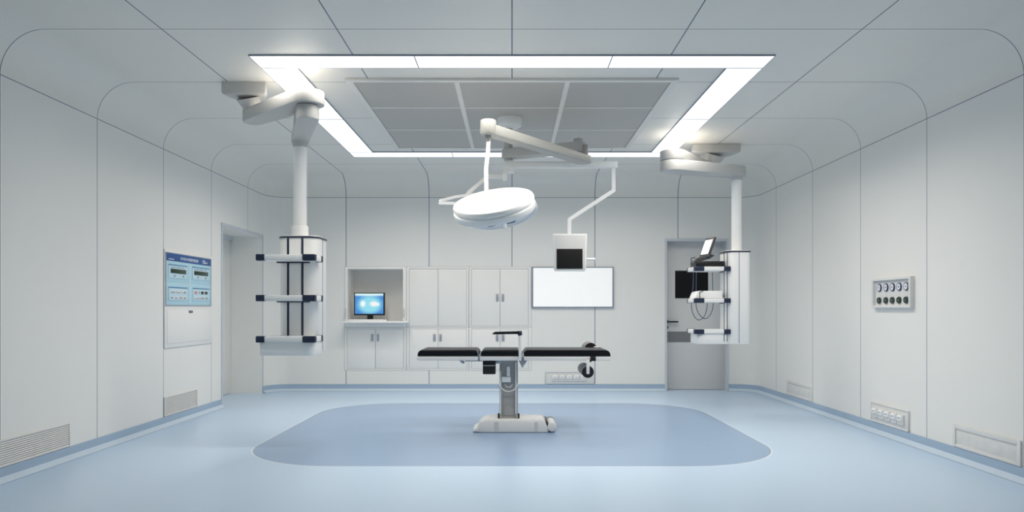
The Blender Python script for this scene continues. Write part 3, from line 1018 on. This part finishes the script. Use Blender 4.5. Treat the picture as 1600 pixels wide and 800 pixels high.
# transport roller at the right end of the base
c = P(862.5, 667.5, YB0 - 0.01)
rl = B().cyl((c.x, YB0 - 0.01, c.z), (c.x, YB1 - 0.01, c.z), 0.043, None, 32, 0.010).build('base_roller', 'base', **wk)
o = B().cyl((c.x, YB1 - 0.012, c.z), (c.x, YB1 + 0.03, c.z), 0.045, None, 32, 0.004).build('roller_end', 'roller_grey', rl); o.data.transform(Matrix.Translation(-t.location))
b = B().prism([(gx(853.4), gz(658)), (gx(855.2), gz(658)), (gx(858.6), gz(670)), (gx(861), gz(675)), (gx(858.5), gz(675)), (gx(856.5), gz(670))], YB0 + 0.0, YB1 - 0.02, 'y')
b.build('roller_guard', 'black', **wk)

# arm board on a post
YA = 6.725
ax = lambda px: P(px, 0, YA).x
az = lambda py: P(0, py, YA).z
B().box(ax(810.3), ax(814.6), YA - 0.012, YA + 0.020, RB + 0.002, az(523.5), 0.003).build('arm_board_post', 'rail', **wk)
b = B()
b.prism([(ax(769.5), az(522.2)), (ax(769.9), az(520.6)), (ax(773.5), az(518.6)), (ax(811), az(517.6)), (ax(811), az(521.6))], YA - 0.06, YA + 0.10, 'y', 0.007, 3)
b.build('arm_board', 'leather', **wk)
cl = B().cyl((ax(809), YA + 0.004, az(520.3)), (ax(815.6), YA + 0.004, az(520.3)), 0.020, None, 20, 0.003)
cl.box(ax(809.5), ax(814), YA - 0.016, YA + 0.024, az(524.3), az(520.5), 0.003)
cl = cl.build('arm_board_clamp', 'navy', **wk)
o = B().cyl((ax(815.4), YA + 0.004, az(520.3)), (ax(816.6), YA + 0.004, az(520.3)), 0.016, None, 20, 0.001).build('clamp_knob', 'rail', cl); o.data.transform(Matrix.Translation(-t.location))


# leg holders: padded rollers on the right-hand section
def leg_roller(cx_, y0, y1, cz_, r):
    rr = B().cyl((cx_, y0 + 0.002, cz_), (cx_, y1, cz_), r, None, 40, 0.004).build('leg_roller', 'roller_grey', **wk)
    q = B().cyl((cx_, y0 - 0.002, cz_), (cx_, y0 + 0.004, cz_), r - 0.002, None, 40).build('roller_cap', 'black', rr)
    q.data.transform(Matrix.Translation(-t.location))
    return rr


c = P(918.6, 581.2, 6.73)
leg_roller(c.x, 6.73, 7.16, c.z, 0.056)
b = B()
b.box(P(916.1, 0, 6.72).x, P(921.2, 0, 6.72).x, 6.712, 6.726, P(0, 584.5, 6.72).z, P(0, 562, 6.72).z, 0.006)
b.build('roller_bracket', 'rail', **wk)
b = B()
b.box(P(922.6, 0, 6.735).x, P(931, 0, 6.735).x, 6.73, 6.765, P(0, 564.2, 6.735).z, P(0, 556.6, 6.735).z, 0.003)
b.box(P(921.0, 0, 6.735).x, P(924, 0, 6.735).x, 6.722, 6.765, P(0, 565.6, 6.735).z, P(0, 562.5, 6.735).z, 0.002)
b.build('rail_clamp', 'black', **wk)
c = P(923, 545.5, 7.29)
leg_roller(c.x, 7.29, 7.58, c.z, 0.064)
b = B()
b.box(c.x + 0.03, c.x + 0.075, 7.275, 7.29, c.z + 0.01, c.z + 0.028, 0.004)
b.box(c.x + 0.035, c.x + 0.07, 7.245, 7.285, RB + 0.004, c.z + 0.02, 0.004)
b.build('roller_bracket', 'rail', **wk)

# ------------------------------------------------------------------ built-in cupboards in the back wall
YCF = BW - 0.006
ux = lambda px: P(px, 0, YCF).x
uz = lambda py: P(0, py, YCF).z


def cupboard(px0, px1, py0, py1, split, dpx0, dpx1, dpy0, dpy1, handles, label):
    x0, x1, z0, z1 = ux(px0) + 0.0025, ux(px1) - 0.0025, uz(py1) + 0.002, uz(py0) - 0.002
    t = thing('wall_cabinet', label, 'cabinet', ((x0 + x1) / 2, BW, z0), group='built-in white cupboards in the back wall')
    a0, a1, c0, c1 = ux(dpx0), ux(dpx1), uz(dpy1), uz(dpy0)
    b = B()
    b.box(x0, a0, YCF, BW + 0.02, z0, z1, 0.001)
    b.box(a1, x1, YCF, BW + 0.02, z0, z1, 0.001)
    b.box(a0, a1, YCF, BW + 0.02, z0, c0, 0.001)
    b.box(a0, a1, YCF, BW + 0.02, c1, z1, 0.001)
    bd = b.build('body', 'cab', t, world=True)
    o = B().box(a0, a1, BW + 0.006, BW + 0.30, c0, c1).box(x0 - 0.0025, x1 + 0.0025, BW + 0.0195, BW + 0.024, z0 - 0.002, z1 + 0.002).build('carcass', 'cab_gap', t, world=True)
    s = ux(split)
    g = 0.0035
    for k, (d0, d1) in enumerate(((a0 + g, s - g * 0.7), (s + g * 0.7, a1 - g))):
        d = B().box(d0, d1, YCF - 0.001, BW + 0.004, c0 + g, c1 - g, 0.001).build('door', 'cab', t, world=True)
        if handles:
            hx = handles[k]
            o = B().box(ux(hx[0]), ux(hx[1]), YCF - 0.012, YCF - 0.0015, uz(handles[2][1]), uz(handles[2][0]), 0.002).build('handle', 'steel_grey', d)
            o.data.transform(Matrix.Translation(-t.location))
    return t


R0, R1, R2 = 416.5, 511.2, 578.8
C0_, C1_, C2_, C3_ = 538.0, 635.0, 732.7, 830.6
cupboard(C1_, C2_, R0, R1, 684.6, 639.2, 729.3, 420, 509.3, None, 'white upper cupboard without handles, right of the computer niche')
cupboard(C2_, C3_, R0, R1, 781.4, 736.5, 825.8, 420, 509.3, ((775.3, 779), (784, 787.4), (459.2, 470.8)), 'white upper cupboard with two grey handles, beside the film viewer')
cupboard(C0_, C1_, R1, R2, 586.4, 542, 630.8, 513.8, 576.3, ((579.9, 583.7), (588.8, 592.2), (522, 533)), 'white low cupboard below the computer niche')
cupboard(C1_, C2_, R1, R2, 684.6, 639.2, 729.3, 513.8, 576.3, ((677, 680.9), (686.6, 690.2), (522, 533)), 'white low cupboard, the middle one, behind the left pad of the operating table')
cupboard(C2_, C3_, R1, R2, 781.4, 736.5, 825.8, 513.8, 576.3, ((775, 779), (784, 788), (522.4, 533)), 'white low cupboard, rightmost, behind the column of the operating table')

# the open niche
x0, x1, z0, z1 = ux(C0_) + 0.0025, ux(C1_) - 0.0025, uz(R1) + 0.002, uz(R0) - 0.002
t = thing('wall_cabinet', 'open white cupboard niche holding the lit computer screen', 'cabinet', ((x0 + x1) / 2, BW, z0), group='built-in white cupboards in the back wall')
n0, n1, nz0, nz1 = ux(543.2), ux(629.8), uz(504.5), uz(420.4)
ND = BW + 0.40
b = B()
b.box(x0, n0, YCF, BW + 0.02, z0, z1, 0.001)
b.box(n1, x1, YCF, BW + 0.02, z0, z1, 0.001)
b.box(n0, n1, YCF, BW + 0.02, z0, nz0, 0.001)
b.box(n0, n1, YCF, BW + 0.02, nz1, z1, 0.001)
b.build('body', 'cab', t, world=True)
b = B()
b.box(n0 - 0.015, n0, BW + 0.02, ND, nz0, nz1)
b.box(n1, n1 + 0.015, BW + 0.02, ND, nz0, nz1)
b.box(n0 - 0.015, n1 + 0.015, BW + 0.02, ND, nz1, nz1 + 0.015)
b.box(n0 - 0.015, n1 + 0.015, BW + 0.02, ND, nz0 - 0.015, nz0)
b.box(n0 - 0.015, n1 + 0.015, ND, ND + 0.015, nz0 - 0.015, nz1 + 0.015)
b.build('niche_lining', 'cab', t, world=True)
b = B()
g = 0.006
for a in ((ux(540.2), ux(543.2), uz(504), uz(417.8)), (ux(629.8), ux(632.6), uz(504), uz(417.8)), (ux(543.2), ux(629.8), uz(420.4), uz(417.8))):
    b.box(a[0], a[1], YCF - 0.010, YCF - 0.0005, a[2], a[3], 0.002)
b.build('niche_frame', 'white', t, world=True)
SHY = 10.02
SZ1 = P(0, 502.0, SHY).z
SZ0 = SZ1 - 0.022
b = B()
b.box(P(534.2, 0, SHY).x, P(636.2, 0, SHY).x, SHY, YCF - 0.011, SZ0, SZ1, 0.003)
b.box(n0 + 0.002, n1 - 0.002, YCF - 0.011, ND - 0.002, SZ0, SZ1)
b.build('fold_down_shelf', 'white', t, world=True)
b = B()
for px in (540.6, 631.6):
    b.box(ux(px) - 0.008, ux(px) + 0.008, YCF - 0.03, YCF - 0.0105, uz(496), uz(482), 0.003)
    b.tube([(ux(px), YCF - 0.02, uz(485)), (ux(px), SHY + 0.06, SZ1 + 0.004)], 0.004, 8)
b.build('shelf_stay', 'frame_blue', t, world=True)

# computer
YS = 10.30
cx0, cx1 = P(553, 0, YS).x, P(601, 0, YS).x
cz0, cz1 = P(0, 492.8, YS).z, P(0, 457.3, YS).z
t = thing('computer_monitor', 'black computer monitor with a bright blue picture in the wall niche', 'monitor', ((cx0 + cx1) / 2, YS + 0.05, SZ1))
hs = B().box(cx0, cx1, YS, YS + 0.045, cz0, cz1, 0.005).build('bezel', 'black', t, world=True)
o = B().box(cx0 + 0.016, cx1 - 0.018, YS - 0.002, YS + 0.003, cz0 + 0.022, cz1 - 0.013).build('screen', 'desktop', t, world=True)
b = B()
b.box(P(573, 0, YS).x, P(582, 0, YS).x, YS + 0.03, YS + 0.06, SZ1 + 0.008, cz0 + 0.05, 0.004)
b.box(P(570.5, 0, YS).x, P(584.5, 0, YS).x, YS - 0.03, YS + 0.10, SZ1, SZ1 + 0.010, 0.004)
b.build('stand', 'black', t, world=True)

t = thing('keyboard', 'long white keyboard on the fold-down shelf below the computer screen', 'keyboard', (P(568, 0, 10.1).x, 10.10, SZ1))
k0, k1 = P(542.5, 0, 10.06).x, P(598, 0, 10.06).x
B().prism([(10.06, SZ1), (10.19, SZ1), (10.19, SZ1 + 0.022), (10.06, SZ1 + 0.012)], k0, k1, 'x', 0.003).build('case', 'white', t, world=True)
b = B()
for r_ in range(4):
    for c_ in range(15):
        xx = k0 + 0.012 + c_ * (k1 - k0 - 0.024) / 15
        yy = 10.068 + r_ * 0.029
        zz = SZ1 + 0.0125 + (yy - 10.06) * 0.077
        b.box(xx + 0.002, xx + (k1 - k0 - 0.024) / 15 - 0.002, yy + 0.002, yy + 0.026, zz, zz + 0.005)
b.build('keys', 'socket_white', t, world=True)
t = thing('computer_mouse', 'small white mouse at the right end of the keyboard in the niche', 'mouse', (P(601, 0, 10.1).x, 10.10, SZ1))
mm = Matrix.Translation((P(601, 0, 10.1).x, 10.10, SZ1)) @ Matrix.Diagonal((0.75, 1.3, 0.7, 1))
B().lathe([(0, 0.0), (0.036, 0.0), (0.038, 0.012), (0.030, 0.030), (0.014, 0.038), (0, 0.039)], mm, 24).build('shell', 'white', t, world=True)
B().box(P(600.4, 0, 10.1).x, P(601.6, 0, 10.1).x, 10.062, 10.078, SZ1 + 0.018, SZ1 + 0.029, 0.002).build('scroll_wheel', 'charcoal', t, world=True)

# ------------------------------------------------------------------ film viewer on the back wall
YV = BW - 0.03
vx = lambda px: P(px, 0, YV).x
vz = lambda py: P(0, py, YV).z
x0, x1, z0, z1 = vx(830.8), vx(959.2), vz(480.8), vz(416.8)
t = thing('film_viewer', 'wide glowing white film viewer with a slate frame on the back wall', 'film viewer', ((x0 + x1) / 2, BW, z0))
fw_ = 0.021
b = B()
b.box(x0, x0 + fw_, YV, BW - 0.0005, z0, z1, 0.002)
b.box(x1 - fw_, x1, YV, BW - 0.0005, z0, z1, 0.002)
b.box(x0 + fw_, x1 - fw_, YV, BW - 0.0005, z0, z0 + fw_ * 0.7, 0.002)
b.box(x0 + fw_, x1 - fw_, YV, BW - 0.0005, z1 - fw_ * 0.7, z1, 0.002)
b.build('frame', 'line_blue', t, world=True)
B().box(x0 + fw_, x1 - fw_, YV + 0.004, BW - 0.001, z0 + fw_ * 0.7, z1 - fw_ * 0.7).build('diffuser', 'viewer', t, world=True)


# ------------------------------------------------------------------ socket panels (local frame: x right, z up, -y out of the wall)
def socket_panel(loc, rz, wd, ht, u0, pitch, label, border):
    t = thing('socket_panel', label, 'socket panel', loc, rz, 'power socket panels')
    b = B()
    b.box(0, wd, -0.012, -0.0005, 0, ht, 0.003)
    b.build('back_plate', 'socket_back', t)
    b = B()
    bb = 0.012
    for a in ((0, bb, 0, ht), (wd - bb, wd, 0, ht), (bb, wd - bb, 0, bb), (bb, wd - bb, ht - bb, ht)):
        b.box(a[0], a[1], -0.018, -0.010, a[2], a[3], 0.002)
    b.build('frame', border, t)
    for k in range(5):
        x = u0 + k * pitch
        s = B().prism(rrect(x, x + pitch * 0.86, ht * 0.24, ht * 0.74, [0.014, 0.014, 0.004, 0.004], 4), -0.028, -0.011, 'y', 0.004, which='a').build('socket', 'socket_back', t)
        cv = B().prism(rrect(x + pitch * 0.10, x + pitch * 0.76, ht * 0.45, ht * 0.70, 0.008, 4), -0.040, -0.026, 'y', 0.005, which='a').build('flap', 'socket_white', s)
        B().box(x + pitch * 0.26, x + pitch * 0.62, -0.0412, -0.0385, ht * 0.56, ht * 0.60).build('label_strip', 'button_grey', s)
    return t


x0 = P(851.6, 0, BW).x
x1 = P(928.6, 0, BW).x
z0, z1 = 0.098, P(0, 580.8, BW).z
socket_panel((x0, BW, z0), 0, x1 - x0, z1 - z0, P(862.2, 0, BW).x - x0, P(873.3, 0, BW).x - P(862.2, 0, BW).x,
             'row of five white power sockets low on the back wall behind the operating table', 'frame_blue')
ya, yb = 6.90, 6.245
socket_panel((W, ya, 0.098), -PI / 2, ya - yb, 0.182, 0.05, 0.112, 'row of five white power sockets low on the right wall', 'grille_frame')


# ------------------------------------------------------------------ return air grilles (same local frame)
def grille(loc, rz, wd, ht, label, louvre, nsl=11):
    t = thing('return_air_grille', label, 'air grille', loc, rz, 'low return air grilles')
    b = B()
    bb = 0.012 if louvre else 0.035
    for a in ((0, bb, 0, ht), (wd - bb, wd, 0, ht), (bb, wd - bb, 0, bb * 0.7), (bb, wd - bb, ht - bb, ht)):
        b.box(a[0], a[1], -0.014, -0.0005, a[2], a[3], 0.003)
    b.build('frame', 'grille_frame', t)
    b = B()
    if louvre:
        s = (ht - bb * 1.7) / nsl
        for k in range(nsl):
            z = bb * 0.7 + k * s
            b.prism([(-0.0125, z + s * 0.05), (-0.006, z + s * 0.70), (-0.003, z + s * 0.70), (-0.009, z + s * 0.05)], bb, wd - bb, 'x')
        b.build('louvres', 'grille', t)
        B().box(bb, wd - bb, -0.002, -0.0005, bb * 0.7, ht - bb).build('back_plate', 'steel_grey', t)
    else:
        b.box(bb, wd - bb, -0.006, -0.0005, bb * 0.7, ht - bb, 0.001)
        b.build('mesh_plate', 'grille', t)
    return t


s1, s2, s3 = SEAM_Y0, SEAM_Y0 + SEAM_DY, SEAM_Y0 + 2 * SEAM_DY
grille((-W, s1 - 0.04, 0.098), PI / 2, 0.793, 0.182, 'louvred return air grille low on the left wall, the nearer one', True)
grille((-W, s3 + 0.003, 0.098), PI / 2, 0.74, 0.190, 'louvred return air grille low on the left wall, farther, below the control panel', True)
grille((W, 9.03, 0.098), -PI / 2, 0.775, 0.182, 'plain grey return air plate low on the right wall, the farther one', False)
grille((W, 5.62, 0.098), -PI / 2, 0.75, 0.175, 'plain grey return air plate low on the right wall, the nearer one', False)

# ------------------------------------------------------------------ control panel on the left wall
CY0, CZ0 = SEAM_Y0 + 2 * SEAM_DY + 0.004, 0.766
CWD, CHT = SEAM_DY - 0.008, 0.972
t = thing('control_panel', 'pale blue control panel with a deep blue header on the left wall', 'control panel', (-W, CY0, CZ0), PI / 2)
PX_ = -W + 0.016


def lu(px):
    return F * (-PX_) / (CX - px) - CY0


def lv(px, py):
    Y = F * (-PX_) / (CX - px)
    return CH - (py - CY) * Y / F - CZ0


b = B()
b.box(0, CWD, -0.012, -0.0005, 0, CHT, 0.003)
b.build('back_plate', 'cab', t)
u0, u1, v0, v1 = lu(259.3), lu(329.2), lv(259.3, 476.4), lv(259.3, 394.4)
vh = lv(259.3, 406.2)
um = lu(296.8)
b = B()
for a in ((u0 - 0.008, u1 + 0.008, v0 - 0.008, v0), (u0 - 0.008, u1 + 0.008, v1, v1 + 0.008), (u0 - 0.008, u0, v0, v1), (u1, u1 + 0.008, v0, v1)):
    b.box(a[0], a[1], -0.020, -0.011, a[2], a[3], 0.001)
b.build('display_frame', 'steel_grey', t)
hd = B().box(u0, u1, -0.019, -0.011, vh, v1, 0.001).build('header', 'header_blue', t)
wds = lu(310) - lu(282)
lettering('手术室中央情报控制面板', wds, (v1 - vh) * 0.44, (lu(295.8), -0.0195, (vh + v1) / 2 - 0.003), 'white_ink', hd)
b = B()
ru = lu(317.8)
b.tube([(ru + 0.026 * math.cos(2 * PI * i / 24), -0.0205, (vh + v1) / 2 - 0.004 + 0.015 * math.sin(2 * PI * i / 24)) for i in range(25)], 0.005, 8)
b.build('emblem', 'white_ink', hd)
lettering('iai', lu(323.4) - lu(319.6), 0.020, (lu(321.6), -0.0195, (vh + v1) / 2 - 0.009), 'white_ink', hd)
b = B()
for k in range(9):
    b.box(lu(263) + k * 0.013, lu(263) + k * 0.013 + 0.010, -0.0205, -0.0188, vh + 0.013, vh + 0.019 + 0.003 * (k % 2))
b.build('small_print', 'white_ink', hd)
vm = lv(259.3, 441.8)
for (a0, a1, c0, c1) in ((u0, um - 0.012, vm + 0.004, vh), (um + 0.012, u1, vm + 0.004, vh), (u0, um - 0.012, v0, vm - 0.004), (um + 0.012, u1, v0, vm - 0.004)):
    B().box(a0, a1, -0.016, -0.011, c0, c1, 0.001).build('field', 'cyan', t)
b = B()
b.box(um - 0.012, um + 0.012, -0.0165, -0.011, v0, vh)
b.box(u0, um - 0.012, -0.0165, -0.011, vm - 0.004, vm + 0.004)
b.box(um + 0.012, u1, -0.0165, -0.011, vm - 0.004, vm + 0.004)
b.build('field_divider', 'cyan_pale', t)


def module(px0, px1, py0, py1, kind, seed):
    a0, a1 = lu(px0), lu(px1)
    c1, c0 = lv(px0, py0), lv(px0, py1)
    m_ = B().box(a0, a1, -0.022, -0.015, c0, c1, 0.002).build('display_module', 'cyan_pale', t)
    wdt, hgt = a1 - a0, c1 - c0
    q = lambda f0, f1, g0, g1, mt, nm, y=-0.0245: B().box(a0 + wdt * f0, a0 + wdt * f1, y, -0.0215, c0 + hgt * g0, c0 + hgt * g1, 0.0008).build(nm, mt, m_)
    q(0.0, 1.0, 0.91, 1.0, 'bar_blue', 'title_bar')
    rnd = random.Random(seed)
    if kind == 'lcd':
        q(0.09, 0.93, 0.36, 0.68, 'lcd', 'display')
        for f in (0.30, 0.77):
            B().cyl((a0 + wdt * f, -0.025, c0 + hgt * 0.18), (a0 + wdt * f, -0.0215, c0 + hgt * 0.18), 0.009, None, 16).build('button', 'ink', m_)
        b = B()
        for k in range(14):
            f = 0.10 + k * 0.055
            b.box(a0 + wdt * f, a0 + wdt * (f + 0.025 + 0.02 * rnd.random()), -0.0228, -0.0215, c0 + hgt * 0.755, c0 + hgt * (0.79 + 0.05 * rnd.random()))
        b.build('caption', 'ink', m_)
    elif kind == 'keys':
        for k in range(3):
            kb = q(0.09 + k * 0.30, 0.33 + k * 0.30, 0.50, 0.74, 'button_white', 'button')
            b = B()
            for i in range(4):
                f = 0.11 + k * 0.30 + i * 0.052
                b.box(a0 + wdt * f, a0 + wdt * (f + 0.030), -0.0258, -0.024, c0 + hgt * 0.55, c0 + hgt * (0.60 + 0.10 * rnd.random()))
            b.build('caption', 'ink', m_)
        for k in range(4):
            kb = q(0.06 + k * 0.23, 0.25 + k * 0.23, 0.10, 0.30, 'button_white', 'button')
            b = B()
            for i in range(2):
                f = 0.10 + k * 0.23 + i * 0.06
                b.box(a0 + wdt * f, a0 + wdt * (f + 0.04), -0.0258, -0.024, c0 + hgt * 0.14, c0 + hgt * (0.19 + 0.08 * rnd.random()))
            b.build('caption', 'ink', m_)
    else:
        q(0.08, 0.25, 0.52, 0.74, 'button_red', 'button')
        q(0.34, 0.39, 0.54, 0.74, 'button_grey', 'switch')
        q(0.48, 0.65, 0.52, 0.74, 'lcd', 'display')
        q(0.72, 0.89, 0.52, 0.74, 'lcd', 'display')
        q(0.06, 0.72, 0.10, 0.28, 'button_white', 'button')
        q(0.78, 0.88, 0.12, 0.28, 'button_grey', 'button')
        b = B()
        for i in range(9):
            f = 0.09 + i * 0.068
            b.box(a0 + wdt * f, a0 + wdt * (f + 0.04), -0.0258, -0.024, c0 + hgt * 0.14, c0 + hgt * (0.19 + 0.06 * rnd.random()))
        b.build('caption', 'ink', m_)


module(262.9, 291.7, 412.0, 434.0, 'lcd', 1)
module(300.1, 325.9, 416.4, 436.6, 'lcd', 2)
module(262.9, 292.0, 447.6, 469.2, 'keys', 3)
module(300.8, 326.0, 449.6, 469.6, 'mixed', 4)
lo = B().box(0.05, CWD - 0.03, -0.016, -0.011, 0.04, v0 - 0.05, 0.003).build('lower_cover', 'cab', t)
pl = B().box(lu(295.0), lu(301.0), -0.019, -0.0155, lv(298, 489), lv(298, 485.2), 0.001).build('name_plate', 'ink', lo)
b = B()
um2, vm2 = lu(298), lv(298, 487.1)
b.box(um2 - 0.008, um2 + 0.004, -0.0196, -0.0185, vm2 - 0.006, vm2 + 0.007)
b.build('plate_mark', 'button_grey', pl)

# ------------------------------------------------------------------ gas outlet panel on the right wall
GY0, GY1, GZ0, GZ1 = 6.836, 6.170, 1.161, 1.430
GW, GH = GY0 - GY1, GZ1 - GZ0
t = thing('gas_outlet_panel', 'grey framed panel of five round gauges above five gas outlets on the right wall', 'gas outlet panel', (W, GY0, GZ0), -PI / 2)
bb = 0.028
b = B()
for a in ((0, bb, 0, GH), (GW - bb, GW, 0, GH), (bb, GW - bb, 0, bb * 0.8), (bb, GW - bb, GH - bb * 0.8, GH)):
    b.box(a[0], a[1], -0.040, -0.0005, a[2], a[3], 0.003)
b.build('frame', 'grille_frame', t)
B().box(bb, GW - bb, -0.014, -0.0005, bb * 0.8, GH - bb * 0.8).build('back_plate', 'socket_back', t)
glyphs = [((-0.2, 0.25, -0.5, 0.5),), ((-0.45, 0.45, -0.35, 0.35),), ((-0.35, 0.35, -0.4, 0.4),), ((-0.4, 0.4, -0.3, 0.3), (-0.12, 0.12, -0.55, 0.55)), ((-0.45, 0.45, -0.15, 0.15), (-0.15, 0.15, -0.5, 0.5))]
for k, px in enumerate((1374.7, 1385.2, 1395.3, 1405.8, 1416.9)):
    u = GY0 - F * (W - 0.014) / (px - CX)
    vg, vo = 1.345 - GZ0, 1.228 - GZ0
    g = B().lathe([(0, 0), (0.036, 0), (0.036, 0.010), (0.033, 0.013), (0.0295, 0.013), (0.0295, 0.010), (0, 0.010)], Matrix.Translation((u, -0.0135, vg)) @ Matrix.Rotation(PI / 2, 4, 'X'), 36).build('gauge', 'gauge_ring', t)
    B().cyl((u, -0.0245, vg), (u, -0.0232, vg), 0.0290, None, 36).build('dial', 'gauge_face', g)
    b = B()
    for a in glyphs[k]:
        b.box(u + a[0] * 0.018, u + a[1] * 0.018, -0.0258, -0.0244, vg + a[2] * 0.018, vg + a[3] * 0.018)
    b.build('dial_mark', 'ink', g)
    o = B().lathe([(0, 0), (0.030, 0), (0.030, 0.012), (0.026, 0.018), (0.018, 0.018), (0.016, 0.010), (0, 0.010)], Matrix.Translation((u, -0.0135, vo)) @ Matrix.Rotation(PI / 2, 4, 'X'), 32).build('gas_outlet', 'outlet', t)
    B().cyl((u, -0.0315, vo), (u, -0.0232, vo), 0.011, 0.014, 20).build('outlet_valve', 'outlet_core', o)
